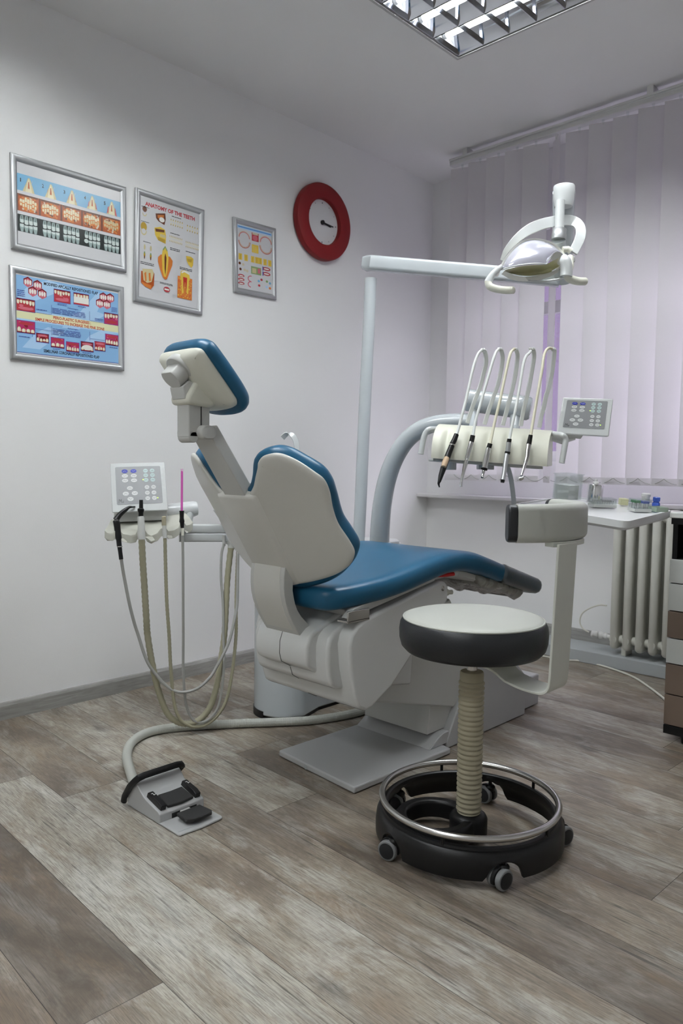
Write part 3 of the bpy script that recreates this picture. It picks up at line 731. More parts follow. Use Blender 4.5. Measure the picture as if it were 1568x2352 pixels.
for k in range(NA):
    a = 2*pi*k/NA; zb = arch(a); u = V((cos(a), sin(a), 0)); o = V(so)
    rings.append([o + u*r + V((0,0,z)) for r, z in ((.256, zb), (.2565, max(zb+.004, .045)), (.2535, max(zb+.006, .070)), (.2475, .083), (.244, .0865), (.240, .088), (.238, .094), (.229, .096), (.224, .093), (.222, .084), (.230, max(zb+.005, .066)), (.246, max(zb+.003, .044)), (.2475, zb))])
mb.loft(rings, wrap=True)
base = obj('base', mb, M['black'], st, smooth=40)
# hub and the open loop that ties it to the skirt
Rv = V((.722, .692, 0)); Fv = V((-.692, .722, 0))
lc = V(so) - Rv*.092
rings = []
for k in range(72):
    a = 2*pi*k/72; u = Rv*cos(a) + Fv*sin(a)
    rings.append([lc + u*r + V((0,0,z)) for r, z in ((.113, .022), (.111, .060), (.105, .069), (.083, .069), (.078, .063), (.074, .022))])
obj('spider', MB().loft(rings, wrap=True).lathe([(.052, .016), (.052, .060), (.047, .070), (.036, .076), (0, .076)], so, n=40), M['black'], st, smooth=40, bevel=.003)
obj('rib', MB().box(V(so) - Rv*.215 + V((0,0,.045)), (.05, .05, .045), (Rv, Fv, V((0,0,1)))), M['black'], st, bevel=.004)
obj('foot_ring', MB().tube([(sx+.2395*cos(2*pi*k/96), sy+.2395*sin(2*pi*k/96), .1185) for k in range(96)], .0088, 14, closed=True), M['steel'], st)
for k in range(5):
    a = cast_a[k] + rad(36); u = V((cos(a), sin(a), 0))
    obj('ring_post', MB().lathe([(.0045, .090), (.0045, .113)], V(so)+u*.2365, n=12), M['black'], st)
for k, a in enumerate(cast_a):
    u = V((cos(a), sin(a), 0)); yaw = a + [rad(-65), rad(40), rad(70), rad(25), rad(-60)][k]
    d = V((cos(yaw), sin(yaw), 0)); w = V((-d.y, d.x, 0)); c = V(so) + u*.243
    wc = c + d*.012 + V((0, 0, .0265))
    ct = obj('castor', MB().lathe([(.0055, 0), (.0055, .04)], c + V((0,0,.044)), n=12)
             .loft([[wc + d*(.029*cos(t)) + V((0,0,.029*sin(t))) + w*s for t in [rad(-20)+rad(220)*q/14 for q in range(15)]] +
                    [wc + d*(.0295*cos(t)*.97) + V((0,0,.0295*sin(t)*.97)) + w*s for t in []] for s in (-.0055, .0055)])
             .lathe([(.014, .040), (.016, .052), (.010, .058)], c, n=16), M['black'], st, bevel=.0012)
    for s in (-1, 1):
        wm = MB(); o = wc + w*s*.0065
        wm.lathe([(.0, 0), (.0245, 0), (.0265, .003), (.0265, .012), (.0245, .0145), (.021, .0150)], o, w*s, n=32)
        wh = obj('wheel', wm, M['tyre'], ct)
        obj('wheel_hub', MB().lathe([(.021, .013), (.0208, .0155), (.016, .0165), (0, .0165)], o, w*s, n=28), M['leather'], ct)
# strap bracket carrying the back rest
p0 = [(1.80, 1.712, .502), (1.93, 1.712, .502), (1.985, 1.712, .478), (2.03, 1.712, .469), (2.075, 1.712, .467), (2.096, 1.713, .472), (2.106, 1.714, .486), (2.109, 1.715, .51), (2.112, 1.716, .60), (2.116, 1.717, .72), (2.120, 1.718, .842)]
path = spl(p0[:3], 4)[:-1] + spl(p0[2:8], 6)[:-1] + spl(p0[7:], 4)
obj('back_strap', MB().strip(path, (0, 1, 0), .094, .0065), M['creamp'], st, smooth=40, bevel=.0015)
bc = V((1.868, 1.762, 0)); A0, A1 = rad(-42), rad(70)
def backpad(a0, a1, sec, n=36):
    return MB().loft([[bc + V((cos(a), sin(a), 0))*(.2285 + dr) + V((0, 0, .891 + dz)) for dr, dz in sec] for a in [a0+(a1-a0)*k/n for k in range(n+1)]])
def rrect(w, h, r, n=5):
    out = []
    for cx, cy, s in ((w-r, h-r, 0), (-w+r, h-r, 90), (-w+r, -h+r, 180), (w-r, -h+r, 270)):
        out += [(cx+r*cos(rad(s+90*k/n)), cy+r*sin(rad(s+90*k/n))) for k in range(n+1)]
    return out
bp = obj('back_rest', backpad(A0, A1, rrect(.0255, .047, .017)), M['cream'], st, smooth=50)
obj('end_cap', backpad(A0-rad(5.2), A0+rad(.6), rrect(.0235, .0462, .019), 4), M['leather'], bp, smooth=50, bevel=.006, bseg=3)
obj('end_cap', backpad(A1-rad(.6), A1+rad(5.2), rrect(.0235, .0462, .019), 4), M['leather'], bp, smooth=50, bevel=.006, bseg=3)
mb = MB()
for a in [A0+(rad(18)-A0)*1]: pass
obj('back_plate', MB().loft([[bc + V((cos(a), sin(a), 0))*(.243 + dr) + V((0, 0, .840+dz)) for dr, dz in ((-.022, -.007), (.008, -.007), (.008, .006), (-.022, .006))] for a in [rad(-20)+rad(36)*k/12 for k in range(13)]]), M['creamp'], st, bevel=.0015)

# ------------------------------------------------------------------ foot control
pd = thing('foot_pedal', 'grey foot control with black pads and carrying handle on the floor', 'foot pedal', (1.13, 1.22, 0))
Y0, Y1 = 1.148, 1.300
def pp(x, t, z): return (x, Y0 + (Y1-Y0)*t, z)
obj('base_plate', MB().loft([[(x, y, z) for x, y in ((1.02, Y0+.002), (1.285, Y0), (1.292, Y0+.006), (1.297, Y0+.075), (1.292, Y1-.006), (1.283, Y1), (1.02, Y1-.002))] for z in (.001, .007)]), M['plate'], pd, smooth=30, bevel=.002)
obj('anti_slip_line', MB().box((1.277, Y0+.045, .0072), (.003, .075, .0006)), M['plinth'], pd, smooth=0)
pr = [(1.02, .004), (1.196, .004), (1.196, .030), (1.188, .036), (1.130, .050), (1.110, .056), (1.096, .064), (1.082, .078), (1.070, .087), (1.060, .088), (1.045, .078), (1.022, .03)]
body = obj('body', MB().prism(pr, lambda p: (p[0], Y0, p[1]), lambda p: (p[0], Y1, p[1])), M['plate'], pd, smooth=30, bevel=.003, bseg=3)
obj('slot', MB().bb((1.1962, Y0+.040, .008), (1.1972, Y0+.125, .022)), M['gap'], body, smooth=0)
obj('pedal_pad', MB().loft([[(1.132, Y0+.035, .0505+z), (1.134, Y0+.076, .050+z), (1.132, Y0+.117, .0505+z), (1.188, Y0+.120, .0375+z), (1.192, Y0+.076, .0365+z), (1.188, Y0+.032, .0375+z)] for z in (0, .008)]), M['rubber'], pd, bevel=.002)
for a, b, ch in ((.008, .026, 'l'), (.126, .144, 'r')):
    k = obj('side_button', MB().prism([(1.112, .052), (1.188, .036), (1.192, .050), (1.175, .058), (1.120, .069)], lambda p: (p[0], Y0+a, p[1]), lambda p: (p[0], Y0+b, p[1])), M['black'], pd, smooth=30, bevel=.002)
    m2 = MB(); c = V((1.136, Y0+(a+b)/2, .0668)); ud = V((.98, 0, -.2)); vd = V((0, 1, 0))
    for q, (l, dx, dy) in enumerate(((.012, 0, 0), (.006, .003, .003), (.006, -.004, -.002))): m2.box(c + ud*dx + vd*dy, (l if q == 0 else .0018, .0018 if q == 0 else l, .0006), (ud, vd, V((.2, 0, .98))))
    obj('button_mark', m2, M['paper'], k, smooth=0)
obj('pedal_arm', MB().box((1.205, Y0+.083, .018), (.035, .032, .008)), M['grey'], pd, bevel=.002)
obj('foot_pad', MB().loft([[(1.212, Y0+.045, z), (1.212, Y0+.125, z), (1.268, Y0+.128, z+.001), (1.279, Y0+.120, z+.001), (1.279, Y0+.062, z+.001), (1.262, Y0+.040, z)] for z in (.017, .027)]), M['rubber'], pd, bevel=.003, bseg=3)
hp = [(1.012, Y0-.007, .012), (1.018, Y0-.007, .030), (1.048, Y0-.007, .070), (1.075, Y0-.007, .094), (1.082, Y0+.002, .103), (1.083, Y0+.02, .106), (1.083, Y1-.02, .106), (1.082, Y1-.002, .103), (1.075, Y1+.007, .094), (1.060, Y1+.007, .080), (1.045, Y1+.007, .068)]
obj('handle', MB().tube(hp, .0105, 8, flatr=.8), M['black'], pd, smooth=40)
hz = spl([(0.9338,1.224,0.017),(0.851,1.26,0.017),(0.7643,1.299,0.017),(0.7115,1.327,0.017),(0.6455,1.374,0.017),(0.6024,1.421,0.017),(0.5741,1.474,0.017),(0.5687,1.527,0.017),(0.592,1.599,0.017),(0.6338,1.669,0.017),(0.6801,1.738,0.017),(0.7388,1.819,0.017),(0.802,1.899,0.017),(0.874,1.994,0.017),(0.9156,2.074,0.017),(0.9473,2.167,0.017),(0.9612,2.25,0.017),(0.9529,2.305,0.017)], 10)
hz[0] = V((1.035, 1.235, .022))
rr = [.0165 + (.0006 if (i % 2) else -.0004) for i in range(len(hz))]
obj('hose', MB().tube(hz, .0163, 14), M['hosef'], pd)
hz2 = []
for a, b in zip(hz[:-1], hz[1:]):
    for t in range(3): hz2.append(a + (b-a)*t/3)
mb = MB(); i0 = int(len(hz2)*.42)
mb.tube(hz2[i0:], [.0172 if i % 2 else .0158 for i in range(len(hz2)-i0)], 12)
obj('corrugated_sleeve', mb, M['hosef'], pd, smooth=25)

# ------------------------------------------------------------------ radiator, cables
rd = thing('radiator', 'cream column radiator below the window sill', 'radiator', (1.65, 3.78, .066))
xs = [1.367 + .0655*i for i in range(12)]
for i, x in enumerate(xs):
    mb = MB()
    stad = [(.0205*cos(a), 3.735 + .0185*sin(a)) for a in [pi + pi*q/8 for q in range(9)]] + [(.0205, 3.765), (.0165, 3.775), (.0165, 3.795), (.0205, 3.805)] + [(.0205*cos(a), 3.845 + .0185*sin(a)) for a in [pi*q/8 for q in range(9)]] + [(-.0205, 3.805), (-.0165, 3.795), (-.0165, 3.775), (-.0205, 3.765)]
    mb.loft([[(x + px_*k, 3.79 + (py_-3.79)*(.6+.4*k), z) for px_, py_ in stad] for z, k in ((.100, .55), (.106, .82), (.117, 1), (.800, 1), (.816, .85), (.824, .55))])
    for yy in ():
        pts = [(x, yy, .108 + 0), (x, yy, .73)]
        mb.loft([[(x + .0205*cx_, yy + .0155*sy_, z) for cx_, sy_ in [(cos(2*pi*k/16), sin(2*pi*k/16)) for k in range(16)]] for z in (.115, .815)])
        mb.ball((x, yy, .118), .0205, 14, (1, .78, .9)); mb.ball((x, yy, .812), .0205, 14, (1, .78, .9))
    mb.loft([[(x + .0195*cos(2*pi*k/14), y, .150 + .021*sin(2*pi*k/14)) for k in range(14)] for y in (3.72, 3.85)])
    mb.loft([[(x + .0195*cos(2*pi*k/14), y,   .782 + .021*sin(2*pi*k/14)) for k in range(14)] for y in (3.72, 3.85)])
    obj('column', mb, M['radi'], rd, smooth=40)
for i in range(11):
    obj('nipple', MB().lathe([(.020, 0), (.023, .012), (.020, .0245)], (xs[i]+.0205, 3.765, .148), (1,0,0), 16).lathe([(.020, 0), (.023, .012), (.020, .0245)], (xs[i]+.0205, 3.765, .782), (1,0,0), 16), M['radi'], rd, smooth=50)
obj('foot', MB().bb((1.40, 3.75, .066), (1.425, 3.83, .115)).bb((1.99, 3.75, .066), (2.015, 3.83, .115)), M['radi'], rd, bevel=.003)
v = obj('valve', MB().lathe([(.010, 0), (.010, .03), (.015, .032), (.015, .045), (.011, .048), (.011, .075)], (1.272, 3.765, .150), (1,0,0), 16).ball((1.283, 3.765, .150), .02, 12).lathe([(.009, 0), (.009, .05)], (1.283, 3.765, .15), (0,1,0), 12), M['paper'], rd, smooth=50)
obj('valve_knob', MB().lathe([(.013, .018), (.017, .022), (.017, .046), (.013, .05), (0, .05)], (1.283, 3.765, .150), (-.6,-.4,.1), 18), M['paper'], v, smooth=40, bevel=.001)
wl = spl([(1.285,3.82,0.3002),(1.242,3.82,0.2965),(1.186,3.82,0.2698),(1.148,3.82,0.2356),(1.137,3.82,0.191),(1.155,3.82,0.1581),(1.191,3.82,0.1424)], 8)
tag(obj('cable', MB().tube(wl, .004, 8), M['cord']), 'thin pale cable looped beside the radiator valve', 'cable')
wl = spl([(.95, 3.66, .0055)] + [(1.117,3.669,0.0055),(1.214,3.721,0.0055),(1.356,3.697,0.0055),(1.51,3.628,0.0055),(1.643,3.506,0.0055),(1.746,3.394,0.0055),(1.843,3.285,0.0055)] + [(2.05, 3.2, .0055)], 8)
tag(obj('floor_cable', MB().tube(wl, .0052, 8), M['cord']), 'white cable running across the floor below the radiator', 'cable')

# ------------------------------------------------------------------ drawer cabinet at the right edge
cb = thing('drawer_cabinet', 'brown and white drawer cabinet on castors at the right edge', 'cabinet', (2.2, 3.1, 0))
CX0, CX1, CY0, CY1 = 1.947, 2.50, 2.87, 3.40
obj('body', MB().bb((CX0, CY0+.02, .064), (CX1, CY1, .692)).bb((CX0, CY0+.02, .692), (CX0+.018, CY1, .845)).bb((CX1-.018, CY0+.02, .692), (CX1, CY1, .845)).bb((CX0+.018, CY1-.02, .692), (CX1-.018, CY1, .845)), M['black'], cb, smooth=0, bevel=.001)
obj('worktop', MB().bb((CX0-.006, CY0-.006, .845), (CX1+.006, CY1+.006, .866)), M['wlam'], cb, smooth=0, bevel=.003)
obj('top_lip', MB().bb((CX0, CY0, .822), (CX1, CY0+.02, .845)), M['black'], cb, smooth=0)
obj('plinth_rail', MB().bb((CX0, CY0, .028), (CX1, CY0+.03, .061)), M['black'], cb, smooth=0, bevel=.001)
for z0, z1, m_ in ((.603, .690, 'wlam'), (.499, .599, 'wlam'), (.396, .495, 'brown'), (.299, .392, 'wlam'), (.182, .295, 'brown'), (.064, .178, 'brown')):
    f_ = obj('drawer', MB().bb((CX0, CY0, z0), (CX1, CY0+.0195, z1)), M[m_], cb, smooth=0, bevel=.0015)
for x in (CX0+.075, CX1-.075):
    for y in (CY0+.03, CY1-.06):
        c_ = obj('castor', MB().lathe([(.02, .040), (.02, .064)], (x, y, 0), n=16).bb((x-.018, y-.01, .03), (x+.018, y+.012, .047)), M['black'], cb)
        for s in (-1, 1): obj('wheel', MB().lathe([(.0, 0), (.0225, 0), (.0245, .003), (.0245, .012), (.022, .014), (0, .014)], (x, y-.008, .0248), (.5*s, .2*s, 0), n=24), M['black'], c_)
# ------------------------------------------------------------------ dental chair
ch = thing('dental_chair', 'blue upholstered dental chair with white back shell and headrest', 'dental chair', (1.25, 2.0, 0))
XC = 1.25
def yz(poly, x0, x1): return MB().prism(poly, lambda p: (x0, p[0], p[1]), lambda p: (x1, p[0], p[1]))
bq = [(1.054, 1.722), (1.448, 1.687), (1.467, 2.173), (1.43, 2.18), (1.07, 2.21)]
obj('base_plate', MB().loft([[(x, y, z) for x, y in bq] for z in (.002, .0235)]), M['plate'], ch, smooth=30, bevel=.005, bseg=3)
obj('plate_mark', MB().lathe([(.008, 0), (.008, .0006)], (1.205, 1.7082, .0105), (-.088, -.996, 0), 20), M['plinth'], ch, smooth=0)
obj('plate_ramp', yz([(2.10, .0235), (2.16, .060), (2.185, .066), (2.215, .066), (2.215, .0235)], 1.075, 1.428), M['plate'], ch, bevel=.003)
obj('base_box', yz([(2.20, .002), (2.20, .033), (2.267, .139), (2.38, .33), (2.6, .30), (2.749, .165), (2.749, .002)], 1.07, 1.43).bb((1.10, 2.748, .004), (1.40, 2.913, .135)), M['plate'], ch, smooth=30, bevel=.005)
obj('recess_panel', yz([(2.12, .067), (2.26, .067), (2.30, .15), (2.14, .19)], 1.10, 1.40), M['grey'], ch, bevel=.002)
obj('lift_arm', yz([(1.80, .262), (2.26, .140), (2.44, .26), (2.22, .55), (1.86, .46)], 1.085, 1.415), M['grey'], ch, smooth=30, bevel=.006)
obj('lift_post', MB().bb((1.12, 2.20, .023), (1.38, 2.34, .30)), M['grey'], ch, bevel=.004)
PA = [(2.0, .60), (1.70, .566), (1.634, .540), (1.585, .522), (1.56, .503), (1.549, .475), (1.548, .437), (1.556, .41), (1.60, .384), (2.0, .30)]
PB = [(2.02, .56), (1.72, .553), (1.66, .538), (1.62, .522), (1.598, .503), (1.589, .475), (1.589, .43), (1.594, .385), (1.604, .357), (1.63, .340), (2.0, .28)]
PC = [(1.668, .540), (1.70, .555), (1.751, .566), (2.085, .634), (2.115, .630), (2.135, .608), (2.13, .56), (1.836, .317), (1.742, .270), (1.711, .264), (1.675, .283), (1.662, .321), (1.639, .408), (1.631, .481), (1.640, .515)]
cov = MB()
for P_, hw in ((PA, .121), (PB, .172), (PC, .221)): cov.prism(P_, lambda p: (XC-hw, p[0], p[1]), lambda p: (XC+hw, p[0], p[1]))
cover = obj('lift_cover', cov, M['cover'], ch, smooth=35, bevel=.011, bseg=4, merge=False)
sm = MB()
for P_ in (PA[2:9], PB[7:11], PC[7:11]): sm.strip([(XC, p[0]-.0004 if P_ is not PC else p[0], p[1]-.0004) for p in P_], (1, 0, 0), .0016, .0012)
obj('cover_seam', sm, M['gap'], cover, smooth=0)
obj('pivot_bolt', MB().lathe([(.009, 0), (.009, .002), (.006, .003), (0, .001)], (XC+.2205, 2.098, .607), (1,0,0), 20), M['steel'], cover)
obj('side_rail', yz([(1.63, .565), (1.66, .592), (2.06, .660), (2.09, .652), (2.06, .635), (1.70, .575)], XC+.185, XC+.212).add([], []), M['grey'], ch, bevel=.002)
obj('side_rail', yz([(1.63, .565), (1.66, .592), (2.06, .660), (2.09, .652), (2.06, .635), (1.70, .575)], XC-.212, XC-.185), M['grey'], ch, bevel=.002)
obj('rail_bracket', MB().bb((XC+.175, 1.625, .552), (XC+.222, 1.72, .560)).bb((XC+.214, 1.625, .555), (XC+.222, 1.72, .588)), M['steel'], ch, bevel=.0015)
obj('seat_pan', yz([(1.66, .583), (2.12, .655), (2.20, .655), (2.20, .63), (2.12, .628), (1.68, .560)], XC-.17, XC+.17), M['grey'], ch, bevel=.004)
obj('release_lever', MB().tube([(XC+.19, 2.09, .648), (XC+.215, 2.12, .650), (XC+.225, 2.155, .652)], [.005, .006, .007], 10), M['rlever'], ch)
obj('hose_nozzle', MB().lathe([(.012, 0), (.012, .03), (.008, .032), (.008, .05)], (XC+.19, 2.13, .585), (.25, .95, -.05), 14), M['ivory'], ch)
# seat cushion follows a side curve
MP = spl([(0, 1.568, .619), (0, 1.80, .645), (0, 2.03, .685), (0, 2.14, .697), (0, 2.25, .687), (0, 2.35, .661), (0, 2.45, .630), (0, 2.62, .580), (0, 2.772, .535)], 8)
SL = [0.0]
for a, b in zip(MP[:-1], MP[1:]): SL.append(SL[-1] + (b-a).length)
LS = SL[-1]
def along(s):
    s = min(max(s, -.02), LS+.02); i = 0
    while i < len(SL)-2 and SL[i+1] < s: i += 1
    t = (s-SL[i])/(SL[i+1]-SL[i]); p = MP[i].lerp(MP[i+1], t)
    j0, j1 = max(0, i-1), min(len(MP)-1, i+2); d = (MP[j1]-MP[j0]).normalized()
    return p, V((0, -d.z, d.y)), d
def seatfn(v, s, h):
    p, n, d = along(s); k = 1 - .18*max(0, (s-.75)/.45)
    dish = .006*max(0, 1-(v/.22)**2)*max(0, 1-((s-.35)/.33)**2) if h > .03 else 0
    q = p + n*(h*k - dish); return V((XC+v, q.y, q.z))
def sout(s0, s1, w0, w1, r0, r1):
    out = []
    for (cx, cy, r, a) in ((-w0+r0, s0+r0, r0, 180), (w0-r0, s0+r0, r0, 270), (None,)*4, (w1-r1, s1-r1, r1, 0), (-w1+r1, s1-r1, r1, 90)):
        if cx is None: 
            n = 22; out += [(w0+(w1-w0)*k/n, s0+r0+(s1-r1-s0-r0)*k/n) for k in range(1, n)]; continue
        out += [(cx+r*cos(rad(a+90*k/7)), cy+r*sin(rad(a+90*k/7))) for k in range(8)]
    n = 22; out += [(-w1+(w1-w0)*k/n, s1-r1-(s1-r1-s0-r0)*k/n) for k in range(1, n)]
    return out
def seat_outline():
    half = [(.130, 0), (.160, .005), (.182, .020), (.198, .048), (.214, .10), (.238, .20), (.251, .32), (.252, .45), (.252, .60), (.251, .75), (.2495, .90), (.248, 1.0), (.247, LS-.07), (.242, LS-.035), (.222, LS-.010), (.18, LS)]
    half = [(0, 0), (.08, 0)] + half + [(.09, LS), (0, LS)]
    return sym_outline(half, 5)
def sym_outline(half, n=7):
    pts = [V((p[0], p[1], 0)) for p in half]; full = pts + [V((-p.x, p.y, 0)) for p in reversed(pts) if abs(p.x) > 1e-6]
    return [(p.x, p.y) for p in spl(full, n, True)]
obj('seat_cushion', MB().pillow(seat_outline(), [(.034, -.036), (.014, -.033), (.004, -.023), (0, -.008), (0, .008), (.004, .022), (.013, .031), (.034, .036)], seatfn, .028), M['blue'], ch, smooth=60)
s0 = .895
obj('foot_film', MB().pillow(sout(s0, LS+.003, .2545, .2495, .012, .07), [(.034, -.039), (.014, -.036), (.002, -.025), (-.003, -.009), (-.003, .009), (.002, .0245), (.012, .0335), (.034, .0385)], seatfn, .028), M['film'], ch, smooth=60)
rw = random.Random(9)
def under(v, s, h):
    p = seatfn(v, s, h); 
    w = .007*sin(v*46 + s*31) + .006*sin(s*57 - v*24 + 1.3) + .004*sin(v*95 + s*12)
    return p + V((0, 0, w if h < -.05 else w*.3))
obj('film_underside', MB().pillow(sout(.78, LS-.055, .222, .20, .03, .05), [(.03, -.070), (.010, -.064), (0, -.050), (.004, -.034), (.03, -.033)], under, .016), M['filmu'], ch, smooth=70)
obj('leg_support', MB().pillow(sout(.60, 1.0, .20, .20, .03, .03), [(.01, -.062), (0, -.056), (0, -.038), (.01, -.036)], seatfn, .04), M['grey'], ch, smooth=40)
# back rest bracket
bk = [(1.520, .765), (1.499, .725), (1.493, .690), (1.4925, .660), (1.495, .632), (1.503, .602), (1.514, .576), (1.528, .550), (1.549, .518), (1.572, .488)]
fr = [(1.625, .505), (1.59, .539), (1.566, .562), (1.55, .583), (1.540, .604), (1.535, .622), (1.530, .645), (1.531, .675), (1.54, .71), (1.56, .75)]
def slab(b_, f_, x0, x1):
    m_ = MB(); rings = [[(x0, *p), (x1, *p), (x1, *q), (x0, *q)] for p, q in zip(b_, reversed(f_))]
    return m_.loft(rings)
brk = obj('back_bracket', slab(bk, fr, 1.172, 1.329), M['grey'], ch, smooth=35, bevel=.002)
obj('bracket_cover', slab([(y-.0012, z) for y, z in bk[1:9]], [(y+.004, z) for y, z in reversed(bk[1:9])], 1.1895, 1.311), M['shell'], brk, smooth=35, bevel=.001)
# back rest: a wrapped sheet in the frame of the spine
tb = rad(32); OB = V((XC, 1.499, .723)); UB = V((0, -sin(tb), cos(tb))); NB = V((0, cos(tb), sin(tb)))
def gB(v):
    v = abs(v); v = min(v, .33); return .01 + (0 if v < .06 else .4025*(v-.06)**2/(v-.03))
def backfn(v, u, h): return OB + V((v, 0, 0)) + UB*u + NB*(gB(v)+h)
def sym_outline(half, n=7):
    pts = [V((p[0], p[1], 0)) for p in half]; full = pts + [V((-p.x, p.y, 0)) for p in reversed(pts) if abs(p.x) > 1e-6]
    return [(p.x, p.y) for p in spl(full, n, True)]
SH = [(0, .243), (.05, .247), (.085, .272), (.108, .303), (.126, .328), (.138, .347), (.163, .360), (.203, .356), (.241, .325), (.274, .281), (.291, .252), (.292, .213), (.281, .158), (.2775, .107), (.287, .052), (.290, .013), (.280, -.012), (.257, -.036), (.215, -.058), (.162, -.070), (.104, -.0765), (.05, -.078), (0, -.078)]
CU = [(0, .256), (.050, .268), (.081, .300), (.104, .340), (.118, .357), (.140, .366), (.174, .366), (.205, .350), (.235, .319), (.270, .275), (.281, .233), (.278, .188), (.269, .116), (.276, .068), (.282, .021), (.274, -.009), (.24, -.05), (.19, -.084), (.135, -.10), (.06, -.106), (0, -.106)]
obj('back_shell', MB().pillow(sym_outline(SH), [(.035, -.0085), (.016, -.008), (.006, -.006), (.0015, -.002), (0, .002), (.002, .007), (.02, .008)], backfn, .022), M['shell'], ch, smooth=60)
obj('back_cushion', MB().pillow(sym_outline(CU), [(.03, .004), (.012, .006), (.004, .014), (0, .028), (.001, .042), (.006, .054), (.018, .063), (.045, .067)], backfn, .022), M['blue'], ch, smooth=60)
def spine():
    m_ = MB(); rings = []
    for u, w, nb in ((-.074, .076, .001), (-.066, .079, -.003), (0, .0795, -.004), (.12, .080, -.004), (.240, .081, -.004), (.2475, .080, -.001), (.253, .078, .008), (.258, .074, .022)):
        rings.append([OB + V((v, 0, 0)) + UB*u + NB*n for v, n in ((-w-.024, .024), (-w-.012, .010+nb*.3), (-w-.003, nb+.004), (-w+.005, nb), (w-.005, nb), (w+.003, nb+.004), (w+.012, .010+nb*.3), (w+.024, .024))])
    return m_.loft(rings)
obj('spine_cover', spine(), M['shell'], ch, smooth=50)
# headrest arm, hinge and pad
def slantbox(p0, w0, p1, w1, th, ext=0):
    p0, p1 = V((0, *p0)), V((0, *p1)); d = (p1-p0).normalized(); n = V((0, d.z, -d.y)); p0 = p0 - d*ext
    R = []
    for p, w in ((p0, w0), (p1, w1)):
        R.append([V((XC-w/2, p.y, p.z)), V((XC+w/2, p.y, p.z)), V((XC+w/2, p.y, p.z)) + n*th, V((XC-w/2, p.y, p.z)) + n*th])
    return MB().loft(R)
obj('headrest_arm', slantbox((1.359, .949), .098, (1.244, 1.113), .087, .036, .03), M['grey'], ch, smooth=30, bevel=.003)
hg = obj('hinge', MB().bb((1.2215, 1.190, 1.098), (1.2785, 1.259, 1.207)).lathe([(.016, -.0285), (.016, .0285)], (XC, 1.207, 1.099), (1,0,0), 24), M['grey'], ch, smooth=35, bevel=.003)
obj('hinge_cap', MB().bb((1.2790, 1.228, 1.12), (1.2800, 1.2305, 1.19)), M['gap'], hg, smooth=0)
obj('hinge_barrel', MB().loft([[(x, 1.242 + a, 1.112 + b) for a, b in rrect(.027*k, .0195*k, .0185*k, 8)] for x, k in ((1.180, .80), (1.183, .94), (1.190, 1), (1.288, 1), (1.296, .95), (1.300, .82))]), M['grey'], hg, smooth=50)
th_ = rad(43); OH = V((XC, 1.204, 1.294)); UH = V((0, -sin(th_), cos(th_))); NH = V((0, cos(th_), sin(th_)))
def headfn(v, u, h):
    dm = .024*max(0, 1-(v/.098)**2)**.8*max(0, 1-((u+.045)/.11)**2)**.8 if h < -.006 else 0
    return OH + V((v, 0, 0)) + UH*u + NH*(h-dm)
HS = [(0, .047), (.06, .047), (.086, .043), (.097, .034), (.100, .012), (.1005, -.052), (.100, -.115), (.096, -.136), (.080, -.149), (.04, -.156), (0, -.158)]
HC = [(0, .054), (.06, .053), (.090, .044), (.106, .026), (.111, -.02), (.112, -.07), (.110, -.12), (.100, -.158), (.075, -.181), (.035, -.190), (0, -.192)]
hsh = obj('headrest_shell', MB().pillow(sym_outline(HS, 6), [(.03, -.013), (.018, -.012), (.008, -.009), (.002, -.003), (0, .004), (.004, .010), (.02, .012)], headfn, .010), M['ivory'], ch, smooth=60)
obj('headrest_cushion', MB().pillow(sym_outline(HC, 6), [(.02, .008), (.008, .010), (.002, .018), (0, .028), (.002, .040), (.009, .050), (.024, .056), (.04, .057)], headfn, .014), M['blue'], ch, smooth=60)
kc = OH + UH*.004 - NH*.024
obj('knob_base', MB().lathe([(.0445, -.012), (.0445, .006), (.042, .009), (.03, .010), (0, .010)], kc, -NH, 40), M['grey'], hsh, smooth=40)
kk = [(.0325*cos(rad(a)), min(.0235, .0325*sin(rad(a)))) for a in range(0, 360, 8)]
obj('headrest_knob', MB().loft([[kc + V((x*k, 0, 0)) + UH*y*k - NH*z for x, y in kk] for z, k in ((.008, 1.06), (.016, 1.02), (.040, 1.0), (.043, .985), (.0445, .95))]), M['grey'], hsh, smooth=40)
obj('headrest_neck', MB().prism([(1.176, 1.205), (1.180, 1.186), (1.255, 1.180), (1.275, 1.19), (1.25, 1.235), (1.205, 1.25)], lambda p: (XC-.043, *p), lambda p: (XC+.043, *p)), M['ivory'], hsh, smooth=30, bevel=.012, bseg=4)
obj('neck_collar', MB().prism([(1.168, 1.232), (1.176, 1.199), (1.215, 1.199), (1.215, 1.24), (1.19, 1.25)], lambda p: (XC-.031, *p), lambda p: (XC+.031, *p)), M['grey'], hsh, smooth=30, bevel=.003)

# ------------------------------------------------------------------ dental unit column with its arms
un = thing('dental_unit', 'pale dental unit column with lamp post and thick curved arm behind the chair', 'dental unit', (.70, 2.2, 0))
foot = []
for k in range(25):
    a = rad(-5) - rad(190)*k/24; foot.append((.704 + .130*cos(a), 2.067 + .130*sin(a)))
foot += [(.575, 2.20), (.60, 2.24), (.60, 2.62), (.80, 2.68), (.87, 2.62), (.87, 2.42), (.797, 2.36), (.797, 2.17)]
obj('column', MB().loft([[(x, y, z) for x, y in foot] for z in (.012, .675)]), M['unit'], un, smooth=35, bevel=.006)
kick = [(.704 + .133*cos(rad(a)), 2.067 + .133*sin(rad(a))) for a in range(-150, -84, 5)]
obj('kick_strip', MB().loft([[(x, y, 0.001), ((x-.704)*.9+.704, (y-2.067)*.9+2.067, .001), ((x-.704)*.9+.704, (y-2.067)*.9+2.067, .03), (x, y, .03)] for x, y in kick]), M['black'], un, smooth=30)
